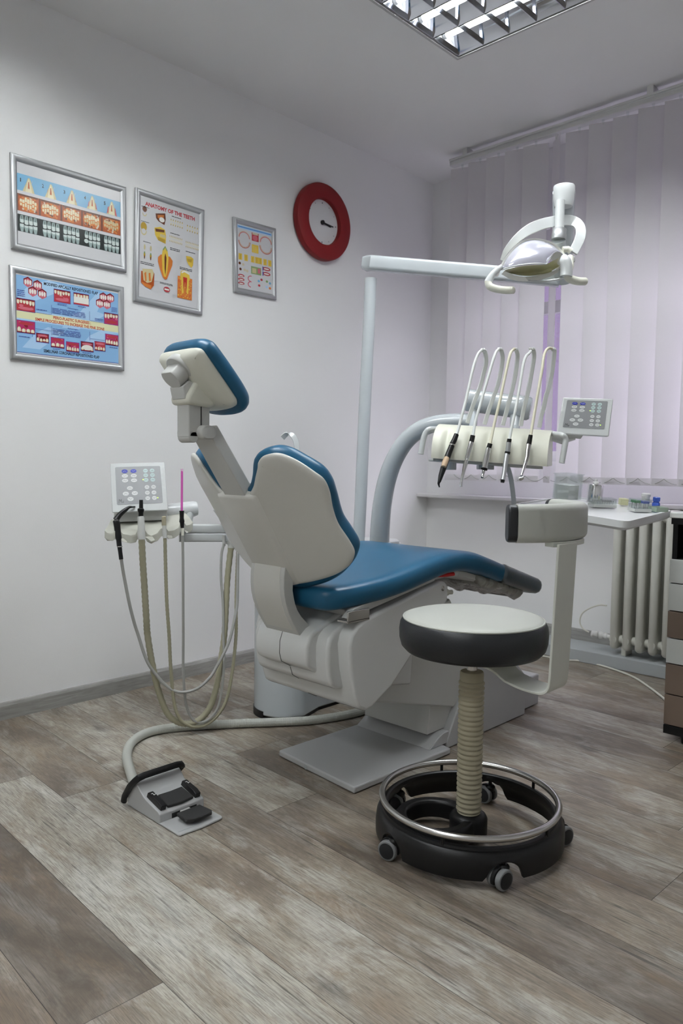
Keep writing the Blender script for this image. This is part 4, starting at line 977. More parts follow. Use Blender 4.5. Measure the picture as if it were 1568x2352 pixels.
obj('column_foot', MB().loft([[((x-.70)*.97+.70, (y-2.3)*.985+2.3, z) for x, y in foot] for z in (0.0005, .012)]), M['black'], un, smooth=0)
obj('floor_duct', MB().bb((.80, 2.34, .0), (1.07, 2.44, .06)), M['plate'], un, bevel=.004)
obj('column_top', MB().loft([[((x-.72)*.9+.72, (y-2.4)*.96+2.4, z) for x, y in foot] for z in (.675, .690)]), M['white'], un, smooth=35, bevel=.004)
po = [(0.78,2.421,0.6861),(0.78,2.431,0.871),(0.78,2.442,1.137),(0.78,2.456,1.42),(0.78,2.468,1.646),(0.78,2.475,1.834)]
obj('lamp_post', MB().tube(spl(po, 6), .0262, 24), M['unit'], un)
pa = [(0.7514,2.48,1.904),(0.7896,2.466,1.896),(0.9461,2.564,1.873),(1.116,2.674,1.849),(1.282,2.782,1.826),(1.451,2.892,1.8)]
d_ = (V(pa[-1])-V(pa[0])).normalized(); n_ = d_.cross(V((0,0,1))).normalized(); z_ = n_.cross(d_)
obj('lamp_arm', MB().loft([[V(p) + n_*a*k + z_*b*k for a, b in rrect(.027, .031, .014, 5)] for p, k in zip([V(pa[0]) - d_*.018] + [V(p) for p in pa], (.8, 1, 1, 1, 1, .97, .95))]), M['unit'], un, smooth=40)
at_ = spl([(0.8823,2.442,0.6873),(0.8994,2.426,0.7739),(0.92,2.414,0.8682),(0.9469,2.409,0.9646),(0.9833,2.411,1.05),(1.032,2.424,1.126),(1.091,2.445,1.175),(1.154,2.467,1.198),(1.226,2.496,1.206),(1.301,2.528,1.205)], 6)
obj('tray_arm', MB().tube(at_, [.0425 - .012*i/(len(at_)-1) for i in range(len(at_))], 28), M['unit'], un)
obj('arm_collar', MB().lathe([(.05, -.05), (.05, .006), (.044, .01)], at_[0], (0,0,1), 28).lathe([(.033, -.03), (.033, .004), (.027, .006)], po[0], (0,0,1), 24), M['white'], un, smooth=40)
sp = spl([(0.8041,2.031,0.9689),(0.7992,2.033,1.038),(0.7952,2.034,1.089),(0.7913,2.032,1.117),(0.7814,2.025,1.139),(0.7698,2.014,1.147),(0.76,2.005,1.142),(0.7526,1.996,1.13)], 5)
obj('bowl_spout', MB().strip(sp, V((.722,.692,0)) + V((-.3,.3,0)), .022, .004), M['white'], un, smooth=40, bevel=.001)
s0_ = V((0.8027,2.03,0.9723)); obj('spout_stem', MB().tube([s0_ + V((0,0,.01)), s0_ - V((0,0,.08)), (s0_.x, s0_.y, .688)], [.009, .011, .014], 14), M['white'], un)
bw = V((0.6375,1.887,0.8306))
obj('spittoon_bowl', MB().lathe([(.02, -.055), (.05, -.050), (.09, -.025), (.112, .008), (.115, .012), (.110, .012), (.086, -.020), (.045, -.043), (.0, -.048)], bw, n=48), M['white'], un, smooth=60)
bs = V((.655, 2.02, .69))
obj('bowl_support', MB().tube([bs, bs + V((0, 0, .03)), V((bw.x, bw.y, bw.z-.05))], [.06, .055, .03], 20), M['white'], un)
a0 = V((0.523,1.674,0.7544)); a1 = V((0.6297,1.859,0.7515))
d_ = (a1-a0).normalized(); n_ = d_.cross(V((0,0,1))).normalized(); z_ = n_.cross(d_)
obj('suction_arm', MB().loft([[p + n_*a + z_*(b+.018) for a, b in rrect(.024, .0165, .006, 3)] for p in (a0, a1)]).loft([[p + n_*a + z_*(b-.0165) for a, b in rrect(.026, .017, .006, 3)] for p in (a0-d_*.006, a1)]), M['white'], un, smooth=35)
blk = obj('hose_block', MB().box(V((0.6178,1.862,0.7539)), (.068, .07, .095), (d_, n_, z_)), M['white'], un, bevel=.006)
obj('arm_base', MB().tube([V((0.6124,1.883,0.7453)), (.63, 1.94, .70), (.66, 2.0, .66)], [.035, .045, .05], 20), M['white'], un)
for u, v, r in ((531,1254,.0145), (546,1257,.010), (514.5,1247,.0065)):
    obj('hose_socket', MB().lathe([(r, -.012), (r, .03)], (0.6371,1.834,0.7017) if u == 531 else ((0.6559,1.851,0.6969) if u == 546 else (0.632,1.802,0.7155)), (0,0,1), 18), M['grey'], blk)

# ------------------------------------------------------------------ control panels
LAYOUT = []
for j, v in enumerate((.12, .245, .37)):
    for u in (.205, .40): LAYOUT.append((u, v, .068, .05, 'btnblue' if j == 0 else 'btn'))
LAYOUT += [(.30, .575, .066, .052, 'btn'), (.205, .72, .068, .056, 'btn'), (.40, .715, .068, .056, 'btn'), (.30, .865, .068, .056, 'btn')]
for j, v in enumerate((.12, .245, .37)):
    for u in (.665, .815): LAYOUT.append((u, v, .052, .054, 'btnteal'))
for j, v in enumerate((.565, .715, .862)):
    for u in (.675, .82): LAYOUT.append((u, v, .052, .054, 'btn'))
def control_panel(parent, name, q, inset, thick, label):
    """q: outer corners TL TR BR BL in space; inset: membrane window in 0..1"""
    TL, TR, BR, BL = [V(p) for p in q]
    def at(u, v, h=0.0):
        return TL*(1-u)*(1-v) + TR*u*(1-v) + BR*u*v + BL*(1-u)*v + nn*h
    nn = (BL-TL).cross(TR-TL).normalized()
    ps = obj(name, MB().loft([[at(.03, .03, -thick), at(.97, .03, -thick), at(.97, .97, -thick), at(.03, .97, -thick)], [at(0, 0), at(1, 0), at(1, 1), at(0, 1)]]), M['white'], parent, smooth=30, bevel=.004, bseg=3)
    u0, v0, u1, v1 = inset
    mm = MB(); mats = [M['panel'], M['btn'], M['btnblue'], M['btnteal'], M['ink'], M['led'], M['grey']]; names = ['panel', 'btn', 'btnblue', 'btnteal']
    P = lambda u, v, h: at(u0+(u1-u0)*u, v0+(v1-v0)*v, h)
    rr_ = [(.5+x, .5+y) for x, y in rrect(.5, .5, .03, 4)]
    mm.loft([[P(u, v, .0002) for u, v in rr_], [P(u, v, .0008) for u, v in rr_]])
    for (u, v, ru, rv, c) in LAYOUT:
        mm.cur = names.index(c); mm.loft([[P(u+ru*cos(2*pi*k/20), v+rv*sin(2*pi*k/20), h) for k in range(20)] for h in (.0007, .0012)])
        mm.cur = 4 if c != 'btnblue' else 1
        sd = int(u*50+v*31)
        pts = [P(u+ru*(-.55+.22*k), v+rv*(.25*sin(sd+k*1.7)), .00135) for k in range(6)]
        for a, b in zip(pts[:-1], pts[1:]): mm.tube([a, b], .00045, 4)
    mm.cur = 5
    for u, v in ((.60, .36), (.895, .86)): mm.loft([[P(u+.012*cos(2*pi*k/10), v+.014*sin(2*pi*k/10), h) for k in range(10)] for h in (.0007, .0014)])
    mm.cur = 4
    for seg in (((.045,.965),(.055,.86)), ((.055,.86),(.085,.92)), ((.085,.92),(.10,.86)), ((.10,.86),(.105,.965)), ((.12,.93),(.135,.96)), ((.135,.96),(.15,.93)), ((.15,.93),(.135,.91))):
        mm.tube([P(*seg[0], .0010), P(*seg[1], .0010)], .0007, 4)
    obj('membrane_keypad', mm, mats, ps, smooth=0, merge=False)
    return ps

# ------------------------------------------------------------------ assistant's suction console
sc = thing('suction_console', 'white suction hose holder with control panel on an arm left of the chair back', 'suction console', (0.5462,1.516,0.7635))
control_panel(sc, 'control_panel', [(0.4289,1.427,1.022), (0.5413,1.591,1.03), (0.6137,1.561,0.8514), (0.4997,1.395,0.8419)], (.095, .085, .912, .845), .022, '')
zt, zb_ = .770, .742
fe = [(0.5387,1.344,0.7838),(0.5411,1.355,0.7756),(0.5479,1.37,0.7705),(0.5507,1.382,0.7779),(0.554,1.394,0.7774),(0.5579,1.405,0.766),(0.5729,1.428,0.7603),(0.5807,1.445,0.7638),(0.5809,1.455,0.7807),(0.5889,1.472,0.7819),(0.5934,1.483,0.764),(0.5983,1.497,0.7612),(0.6098,1.517,0.7665),(0.6126,1.53,0.782),(0.6186,1.545,0.7832),(0.6207,1.554,0.7715),(0.6314,1.574,0.7745),(0.6382,1.59,0.7854),(0.6367,1.599,0.7994),(0.6393,1.61,0.8023),(0.6404,1.619,0.7905),(0.6455,1.633,0.7934),(0.6477,1.645,0.806)]
bkp = [(0.5552,1.696,0.8131),(0.5543,1.674,0.8308),(0.5258,1.625,0.8262),(0.492,1.569,0.8182),(0.4465,1.503,0.815),(0.4076,1.443,0.8104)]
obj('hose_holder', MB().loft([[V(p) + V((0, 0, z)) for p in fe + bkp] for z in (-.028, 0)]), M['ivoryg'], sc, smooth=30, bevel=.003, bseg=3)
obj('panel_support', MB().loft([[(0.469,1.421,0.8409), (0.5845,1.575,0.8494), (0.533,1.608,0.8472), (0.4145,1.452,0.8384)], [(0.471,1.42,0.8039), (0.5864,1.573,0.8137), (0.5346,1.607,0.8157), (0.4162,1.451,0.8056)]]), M['grey'], sc, smooth=30, bevel=.002)
c0, c1 = V((0.4931,1.611,0.8367)), V((0.5478,1.734,0.8487)); cd = (c1-c0).normalized()
obj('pivot_barrel', MB().lathe([(.026, 0), (.030, .01), (.0305, (c1-c0).length-.012), (.026, (c1-c0).length)], c0, cd, 28), M['white'], sc, smooth=40)
obj('pivot_stem', MB().tube([(0.5431,1.7,0.836), (0.5492,1.688,0.7877), (0.535,1.686,0.758)], [.02, .018, .016], 16), M['white'], sc)

def hose(parent, pts, r, m_, ribs=0, name='hose'):
    p = spl(pts, 8)
    if ribs:
        q = []; 
        for a, b in zip(p[:-1], p[1:]):
            n = max(1, int((b-a).length/ribs)); q += [a+(b-a)*t/n for t in range(n)]
        q.append(p[-1]); rr_ = [r*(1.06 if i % 2 else .93) for i in range(len(q))]
        return obj(name, MB().tube(q, rr_, 12), m_, parent, smooth=70)
    return obj(name, MB().tube(p, r, 12), m_, parent)
sg = 'hoses in the suction console'
t = thing('air_water_syringe', 'black angled syringe at the left end of the suction console', 'syringe', (0.5331,1.395,0.7932), sg)
obj('body', MB().tube(spl([(0.5687,1.392,0.6782),(0.5622,1.391,0.7138),(0.558,1.391,0.7276),(0.5524,1.391,0.7555),(0.5441,1.39,0.8021),(0.5392,1.389,0.8175)], 4), [.0075]*4+[.008]*4+[.009]*4+[.0115]*4+[.012]*4+[.011], 16), M['black'], t)
obj('nozzle', MB().tube(spl([(0.5386,1.389,0.8191),(0.5387,1.405,0.8374),(0.5436,1.425,0.8542),(0.5444,1.44,0.8633),(0.5435,1.453,0.8636),(0.5414,1.465,0.8639)], 4), [.011,.0105,.010,.0098,.0093,.009,.0085,.008,.0075,.007,.006,.0055,.005,.0045,.004,.0035,.003,.003,.003,.0028,.0025][:21], 14), M['black'], t)
obj('ring', MB().tube([(0.5635,1.391,0.7257),(0.5639,1.391,0.7226)], .0088, 16), M['steel'], t)
hose(t, [(0.5686,1.392,0.6798),(0.5663,1.403,0.6217),(0.5744,1.42,0.5176),(0.5788,1.437,0.444),(0.5805,1.453,0.3936),(0.5959,1.478,0.2997),(0.6139,1.509,0.2404),(0.6355,1.544,0.1942),(0.6585,1.583,0.1722),(0.6896,1.633,0.1819),(0.7123,1.677,0.2215),(0.7213,1.708,0.2686),(0.7285,1.739,0.3222),(0.7288,1.762,0.3699),(0.7262,1.784,0.4421),(0.7183,1.8,0.4897),(0.704,1.813,0.5799),(0.6876,1.827,0.698)], .0058, M['hoseg'])
t = thing('suction_tube', 'large ribbed beige suction hose with grey and black tip in the console', 'suction hose', (0.5994,1.458,0.7865), sg)
obj('handle', MB().tube([(0.6003,1.456,0.7488),(0.5983,1.456,0.7755),(0.5964,1.457,0.8006),(0.5945,1.457,0.8257),(0.5936,1.457,0.832)], [.0135, .0135, .0122, .0122, .010], 20), M['grey'], t, smooth=40)
obj('tip', MB().tube([(0.5943,1.457,0.8289),(0.5935,1.458,0.8446),(0.5931,1.458,0.8532),(0.593,1.458,0.8587),(0.5931,1.459,0.8619),(0.5919,1.46,0.8917)], [.0085, .0085, .0118, .0118, .0075, .0065], 18), M['black'], t, smooth=40)
hose(t, [(0.6008,1.456,0.7504),(0.5961,1.463,0.6669),(0.5919,1.471,0.5859),(0.5926,1.479,0.4562),(0.5874,1.487,0.3894),(0.5947,1.503,0.2754),(0.6039,1.522,0.1798),(0.6191,1.548,0.0948),(0.6367,1.58,0.0565),(0.657,1.617,0.0442),(0.6772,1.656,0.0565),(0.6914,1.692,0.0978),(0.6948,1.721,0.1763),(0.6903,1.744,0.2695),(0.6838,1.765,0.3619),(0.6721,1.782,0.4753),(0.6599,1.798,0.5804),(0.6522,1.82,0.6953)], .0118, M['hose'], .0075)
t = thing('saliva_ejector_tube', 'slim ribbed beige hose with short open beige end in the console', 'suction hose', (0.6401,1.525,0.7857), sg)
obj('handle', MB().tube([(0.6436,1.526,0.7525),(0.6413,1.525,0.7747),(0.6393,1.526,0.8016),(0.6383,1.525,0.8095)], [.0075, .0078, .0072, .006], 16), M['grey'], t, smooth=40)
obj('tip', MB().tube([(0.639,1.525,0.7984),(0.6369,1.526,0.83),(0.6365,1.526,0.8324)], [.0085, .0086, .0045], 16), M['bellows'], t, smooth=40)
hose(t, [(0.6435,1.526,0.7557),(0.6387,1.531,0.6654),(0.6386,1.536,0.5199),(0.64,1.545,0.3892),(0.6401,1.552,0.2629),(0.645,1.563,0.1355),(0.6526,1.583,0.0697),(0.6661,1.612,0.0411),(0.6738,1.636,0.0319),(0.69,1.67,0.0343),(0.7098,1.71,0.0635),(0.7235,1.747,0.1255),(0.7234,1.775,0.237),(0.7154,1.797,0.3622),(0.7003,1.809,0.4605),(0.6866,1.821,0.5445),(0.6725,1.839,0.6957)], .0064, M['hose'], .006)
t = thing('saliva_ejector', 'pink straw saliva ejector in a black grip at the right console slot', 'saliva ejector', (0.6597,1.589,0.8239), sg)
obj('straw', MB().tube([(0.6414,1.601,0.9998),(0.6506,1.594,0.9036),(0.6575,1.589,0.8463)], .0042, 14), M['pink'], t)
obj('straw_tip', MB().tube([(0.6411,1.601,1.005),(0.6416,1.601,0.9949)], .0045, 14), M['pinkt'], t)
obj('grip', MB().tube([(0.6625,1.588,0.7871),(0.6604,1.588,0.8063),(0.6596,1.588,0.8111),(0.6587,1.588,0.8239),(0.6575,1.589,0.8463),(0.6573,1.589,0.8511)], [.0065, .0082, .010, .0078, .0085, .0095], 16), M['black'], t, smooth=40)
obj('ferrule', MB().tube([(0.6647,1.588,0.7599),(0.6627,1.589,0.7887)], .0052, 14), M['ivory'], t)
hose(t, [(0.6644,1.588,0.7631),(0.6624,1.591,0.6465),(0.6627,1.591,0.4838),(0.659,1.594,0.3847),(0.6573,1.595,0.258),(0.6592,1.602,0.1428),(0.6667,1.618,0.0781),(0.6778,1.641,0.0502),(0.6962,1.674,0.052),(0.713,1.708,0.0902),(0.7144,1.73,0.1601),(0.7067,1.747,0.272),(0.6906,1.755,0.3646),(0.6754,1.765,0.478),(0.6558,1.77,0.5828),(0.6439,1.781,0.6712),(0.6402,1.796,0.7131)], .005, M['hoseg'])
# ------------------------------------------------------------------ instrument console (delivery head)
ic = thing('instrument_console', 'ivory instrument console with five whip arms over the chair seat', 'instrument console', (1.497,2.346,1.101))
TBL, TBR, BFL, BFR = V((1.311,2.287,1.183)), V((1.615,2.576,1.164)), V((1.388,2.127,1.061)), V((1.683,2.408,1.036))
UG = (.115, .315, .465, .635, .81)
def face(u, s):
    T = TBL.lerp(TBR, u); B = BFL.lerp(BFR, u); d = B-T; hz_ = V((d.x, d.y, 0)); vt = V((0, 0, d.z))
    a = s*pi/2; p = T + hz_*sin(a)**.9 + vt*(1-cos(a))
    nn = (hz_.normalized()*sin(a)*.8 + V((0, 0, 1))*cos(a))
    gx = sum(math.exp(-((u-g)/.030)**2) for g in UG) * (math.exp(-((s-.74)/.30)**4))
    return p - nn*.016*gx
NU, NS = 110, 22
hm = MB(); hm.grid(lambda u, s: face(u, s), NU, NS)
bk_ = V((-.692, .722, 0))*.012
top = [face(i/NU, 0) for i in range(NU+1)]; bot = [face(i/NU, 1) for i in range(NU+1)]
bb1 = [p + V((0, 0, -.006)) for p in bot]; bb2 = [V((t_.x, t_.y, b_.z-.002)) + V((-.692, .722, 0))*.01 for t_, b_ in zip(top, bot)]; bb3 = [p + V((-.692, .722, 0))*.01 for p in top]
hm.loft([top, bb3, bb2, bb1, bot], False, False, closed=False)
for i, sgn in ((0, 1), (NU, -1)):
    side = [face(i/NU, j/NS) for j in range(NS+1)] + [bb1[i], bb2[i], bb3[i]]
    hm.add(side, [tuple(range(len(side)))])
obj('housing', hm, M['yellowed'], ic, smooth=50)
du = (BFR-BFL).normalized()
obj('under_tray', MB().loft([[BFL.lerp(BFR, u) + V((-.692,.722,0))*dp + V((0,0,z)) for u, dp in ((.02,.02),(.98,.02),(.98,.15),(.02,.15))] for z in (-.016, -.006)]), M['grey'], ic, smooth=30, bevel=.003)
obj('under_knob', MB().lathe([(.020, -.042), (.021, -.038), (.021, -.01)], BFL.lerp(BFR, .19)+V((-.692,.722,0))*.06, (0,0,1), 24), M['unit'], ic, smooth=40)
obj('under_bracket', MB().box(BFL.lerp(BFR, .50)+V((-.692,.722,0))*.07 + V((0,0,-.024)), (.055, .05, .016), (V((.722,.692,0)), V((-.692,.722,0)), V((0,0,1)))), M['plate'], ic, bevel=.002)
hl = [(1.335,2.252,1.162),(1.331,2.22,1.161),(1.342,2.175,1.158),(1.335,2.167,1.149),(1.33,2.162,1.135),(1.327,2.157,1.113),(1.324,2.15,1.069)]
obj('grip_handle', MB().tube(spl(hl, 4), .0105, 16), M['white'], ic)
hr = [(1.624,2.528,1.151),(1.66,2.52,1.146),(1.686,2.503,1.143),(1.694,2.51,1.136),(1.696,2.512,1.124),(1.695,2.508,1.099),(1.691,2.499,1.043)]
obj('grip_handle', MB().tube(spl(hr, 4), .0105, 16), M['white'], ic)
WH = [[(1.381,2.354,1.188),(1.392,2.357,1.226),(1.406,2.362,1.27),(1.423,2.372,1.326),(1.433,2.375,1.369),(1.442,2.375,1.4),(1.446,2.369,1.424),(1.446,2.36,1.445),(1.444,2.348,1.452)],
      [(1.427,2.398,1.183),(1.44,2.403,1.232),(1.452,2.407,1.27),(1.468,2.416,1.327),(1.478,2.419,1.374),(1.485,2.417,1.413),(1.488,2.411,1.436),(1.488,2.401,1.452),(1.488,2.389,1.455)],
      [(1.476,2.445,1.181),(1.488,2.448,1.228),(1.498,2.451,1.271),(1.509,2.454,1.32),(1.518,2.456,1.37),(1.524,2.455,1.417),(1.528,2.449,1.438),(1.528,2.439,1.453),(1.528,2.428,1.455)],
      [(1.525,2.491,1.179),(1.532,2.49,1.22),(1.541,2.491,1.262),(1.551,2.494,1.312),(1.559,2.494,1.355),(1.567,2.495,1.408),(1.572,2.491,1.437),(1.573,2.482,1.455),(1.571,2.47,1.457)],
      [(1.575,2.539,1.175),(1.582,2.537,1.213),(1.591,2.538,1.248),(1.599,2.537,1.286),(1.608,2.538,1.317),(1.618,2.54,1.368),(1.624,2.538,1.406),(1.629,2.535,1.451),(1.627,2.523,1.458)]]
for w in WH:
    p = spl(w, 5)
    wa = obj('whip_arm', MB().strip(p, (.722, .692, 0), [.0150]*len(p), .010), M['hosew'], ic, smooth=50, bevel=.0025, bseg=3)
    e = p[-1]; obj('hose_roller', MB().tube([e + V((.722,.692,0))*-.008, e + V((.722,.692,0))*.008], .0045, 12), M['grey'], wa)
obj('rear_barrel', MB().lathe([(.036, 0), (.044, .006), (.0445, .10), (.0445, .20), (.047, .205), (.047, .245), (.040, .256)], (1.257,2.522,1.292), (V((1.475,2.63,1.255))-V((1.257,2.522,1.292))), 36), M['unit'], ic, smooth=40)
obj('barrel_post', MB().tube([(1.293,2.524,1.244), (1.317,2.487,1.191), (1.361,2.416,1.161)], [.018, .016, .016], 16), M['unit'], ic)
obj('barrel_post', MB().tube([(1.433,2.603,1.238), (1.457,2.564,1.174), (1.498,2.49,1.145)], [.020, .018, .018], 16), M['unit'], ic)
control_panel(ic, 'control_panel', [(1.652,2.567,1.285), (1.804,2.656,1.278), (1.808,2.62,1.14), (1.652,2.527,1.15)], (.095, .075, .895, .815), .022, '')
obj('panel_mount', MB().loft([[(1.67,2.572,1.152), (1.721,2.6,1.147), (1.707,2.606,1.133), (1.67,2.584,1.136)], [(1.653,2.598,1.163), (1.707,2.629,1.159), (1.694,2.635,1.137), (1.654,2.611,1.142)]]), M['grey'], ic, smooth=30, bevel=.002)
obj('panel_arm', MB().tube([(1.615,2.546,1.141), (1.643,2.586,1.127), (1.677,2.613,1.143)], .014, 16), M['grey'], ic)
st_ = spl([(1.523,2.365,1.037),(1.534,2.376,1.034),(1.535,2.394,1.022),(1.533,2.413,0.9961),(1.53,2.431,0.964),(1.527,2.447,0.9267),(1.522,2.463,0.8889)], 4)
obj('tray_strap', MB().strip(st_, (.722, .692, 0), .017, .004), M['unit'], ic, smooth=40, bevel=.001)

gi = 'handpieces on the instrument console'
def handpiece(name, label, segs, hosepts, hm_, curl=None):
    t = thing(name, label, 'handpiece', segs[0][1][0], gi)
    for (pn, pts, rad_, m_) in segs: obj(pn, MB().tube(pts, rad_, 20), M[m_], t, smooth=35)
    obj('hose', MB().tube(spl(hosepts, 7), .0052, 12), M[hm_], t)
    return t
handpiece('air_water_syringe', 'black angled syringe with tan insert, leftmost of five instruments on the console',
  [('collar', [(1.445,2.196,1.139),(1.444,2.186,1.12),(1.442,2.176,1.105)], [.0085, .0095, .0098], 'black'), ('ring', [(1.442,2.176,1.104),(1.442,2.175,1.1)], [.0103, .0103], 'steel'),
   ('body', [(1.441,2.175,1.099),(1.439,2.16,1.071),(1.437,2.146,1.043),(1.436,2.133,1.016),(1.436,2.121,0.9933),(1.437,2.111,0.9723)], [.0098, .0105, .0112, .0105, .0085, .0055], 'black'),
   ('insert', [(1.441,2.147,1.055),(1.444,2.132,1.039),(1.445,2.124,1.025)], [.0095, .0105, .009], 'tan'),
   ('nozzle', [(1.437,2.111,0.9739),(1.436,2.109,0.9663),(1.437,2.11,0.9603),(1.439,2.111,0.9536)], [.0055, .0042, .003, .002], 'black')],
  [(1.445,2.196,1.137),(1.444,2.213,1.17),(1.444,2.234,1.222),(1.444,2.253,1.269),(1.443,2.272,1.321),(1.442,2.291,1.373),(1.441,2.31,1.412),(1.441,2.328,1.437),(1.444,2.348,1.453)], 'hosew')
handpiece('dental_turbine', 'slim silver turbine handpiece, second from the left on the console',
  [('collar', [(1.49,2.231,1.136),(1.487,2.227,1.112)], [.0085, .009], 'black'), ('body', [(1.49,2.222,1.111),(1.49,2.21,1.084),(1.489,2.197,1.05),(1.493,2.19,1.047),(1.493,2.179,1.02),(1.494,2.167,0.9914)], [.0092, .0092, .0086, .0078, .0065, .0048], 'chrome'),
   ('head', [(1.494,2.167,0.9929),(1.493,2.164,0.9748),(1.492,2.163,0.9688),(1.492,2.162,0.956)], [.0046, .0042, .006, .0055], 'chrome')],
  [(1.49,2.231,1.135),(1.486,2.251,1.186),(1.488,2.278,1.253),(1.49,2.304,1.316),(1.491,2.329,1.373),(1.491,2.352,1.421),(1.488,2.37,1.442),(1.488,2.39,1.456)], 'hosew')
handpiece('air_motor', 'short thick silver motor handpiece, in the middle of five on the console',
  [('collar', [(1.535,2.272,1.108),(1.532,2.268,1.091)], [.0085, .0088], 'black'), ('body', [(1.534,2.263,1.091),(1.535,2.251,1.057),(1.536,2.238,1.021)], [.0095, .0112, .0112], 'chrome'), ('ring', [(1.536,2.238,1.021),(1.535,2.237,1.015)], [.0115, .0112], 'black'),
   ('spindle', [(1.535,2.236,1.015),(1.536,2.232,1.003),(1.536,2.226,0.9936),(1.538,2.223,0.9891)], [.006, .0048, .0045, .0045], 'chrome')],
  [(1.535,2.272,1.106),(1.532,2.289,1.145),(1.531,2.31,1.2),(1.532,2.333,1.262),(1.532,2.354,1.326),(1.531,2.375,1.382),(1.53,2.395,1.43),(1.528,2.41,1.446),(1.528,2.428,1.456)], 'hosey')
handpiece('ultrasonic_scaler', 'straight silver scaler handpiece, second from the right on the console',
  [('collar', [(1.583,2.32,1.125),(1.582,2.318,1.113)], [.008, .0082], 'black'), ('neck', [(1.583,2.316,1.113),(1.582,2.312,1.08)], [.0092, .0088], 'alu'), ('grip_ring', [(1.586,2.305,1.081),(1.585,2.304,1.072)], [.0098, .0095], 'black'),
   ('body', [(1.585,2.303,1.072),(1.588,2.289,1.037),(1.592,2.276,1.004),(1.595,2.264,0.9811)], [.0088, .0082, .0076, .0074], 'alu'), ('tip', [(1.595,2.264,0.9826),(1.595,2.262,0.9728)], [.0078, .0065], 'black')],
  [(1.583,2.32,1.124),(1.581,2.339,1.177),(1.581,2.361,1.239),(1.579,2.38,1.294),(1.576,2.398,1.345),(1.573,2.417,1.398),(1.572,2.435,1.426),(1.573,2.453,1.438),(1.571,2.469,1.449)], 'hosew')
handpiece('contra_angle', 'silver contra-angle handpiece with bent neck, rightmost of five on the console',
  [('collar', [(1.636,2.372,1.14),(1.633,2.366,1.105)], [.0072, .0092], 'black'), ('body', [(1.635,2.361,1.105),(1.638,2.35,1.083),(1.642,2.341,1.062),(1.643,2.329,1.044)], [.0092, .0088, .0078, .0068], 'steel'),
   ('neck', [(1.644,2.329,1.044),(1.645,2.319,1.029),(1.645,2.308,1.01),(1.646,2.3,0.9971)], [.0068, .006, .0045, .004], 'chrome'), ('head', [(1.652,2.302,0.9912),(1.646,2.296,0.9874),(1.641,2.291,0.9858)], [.005, .0068, .0055], 'chrome')],
  [(1.636,2.372,1.139),(1.633,2.39,1.188),(1.632,2.411,1.255),(1.631,2.433,1.329),(1.629,2.452,1.382),(1.624,2.467,1.418),(1.622,2.485,1.446),(1.624,2.504,1.458),(1.627,2.523,1.458)], 'hosey')

# ------------------------------------------------------------------ operating lamp
lp = thing('operating_lamp', 'white dental operating lamp with yoke and two handles below the ceiling light', 'operating lamp', (1.493,2.655,1.82))
A_ = V((.722, .692, 0)); B_ = V((-.692, .722, 0)); Z_ = V((0, 0, 1))
# balanced arm rising from the end of the post arm and the joint at its top
obj('balance_arm', MB().tube([(1.46,2.899,1.789),(1.481,2.856,1.862),(1.501,2.814,1.952),(1.522,2.773,2.039),(1.544,2.729,2.089)], [.034, .037, .040, .042, .042], 24), M['unit'], lp, smooth=40)
obj('arm_joint', MB().lathe([(.033, -.046), (.0385, -.020), (.0385, -.018), (.0395, .0), (.040, .026), (.038, .031), (.030, .034)], (1.565,2.691,2.064), (.02,-.03,1), 36), M['white'], lp, smooth=40)
obj('drop_tube', MB().tube([(1.571,2.652,2.029),(1.575,2.646,1.916)], .0172, 24), M['white'], lp)
obj('drop_socket', MB().ball((1.565,2.69,2.054), .037, 24, (1,1,.9)), M['unit'], lp)
obj('drop_collar', MB().tube([(1.575,2.646,1.921),(1.575,2.644,1.903),(1.575,2.644,1.901),(1.574,2.642,1.882)], [.0262, .0262, .0275, .0275], 28), M['alu'], lp, smooth=40)
obj('drop_neck', MB().tube([(1.575,2.643,1.883),(1.57,2.658,1.868),(1.571,2.678,1.853)], [.026, .024, .018], 24), M['unit'], lp)
yk = spl([(1.446,2.456,1.791),(1.46,2.458,1.818),(1.476,2.468,1.844),(1.495,2.489,1.873),(1.511,2.528,1.904),(1.53,2.576,1.93),(1.546,2.635,1.952),(1.565,2.682,1.965),(1.586,2.717,1.967),(1.607,2.722,1.954),(1.621,2.72,1.933),(1.629,2.71,1.907),(1.63,2.695,1.879),(1.628,2.677,1.853),(1.626,2.659,1.829)], 5)
wv = [.012 + .028*min(1, i/22) for i in range(len(yk))]
wv = [w if i < len(yk)-22 else .040 - .006*(i-len(yk)+22)/22 for i, w in enumerate(wv)]
obj('yoke', MB().strip(yk, [B_.cross((yk[min(i+1, len(yk)-1)] - yk[max(0, i-1)]).normalized()) + V((0,0,-.0001)) for i in range(len(yk))], wv, .008), M['white'], lp, smooth=50, bevel=.003, bseg=3)
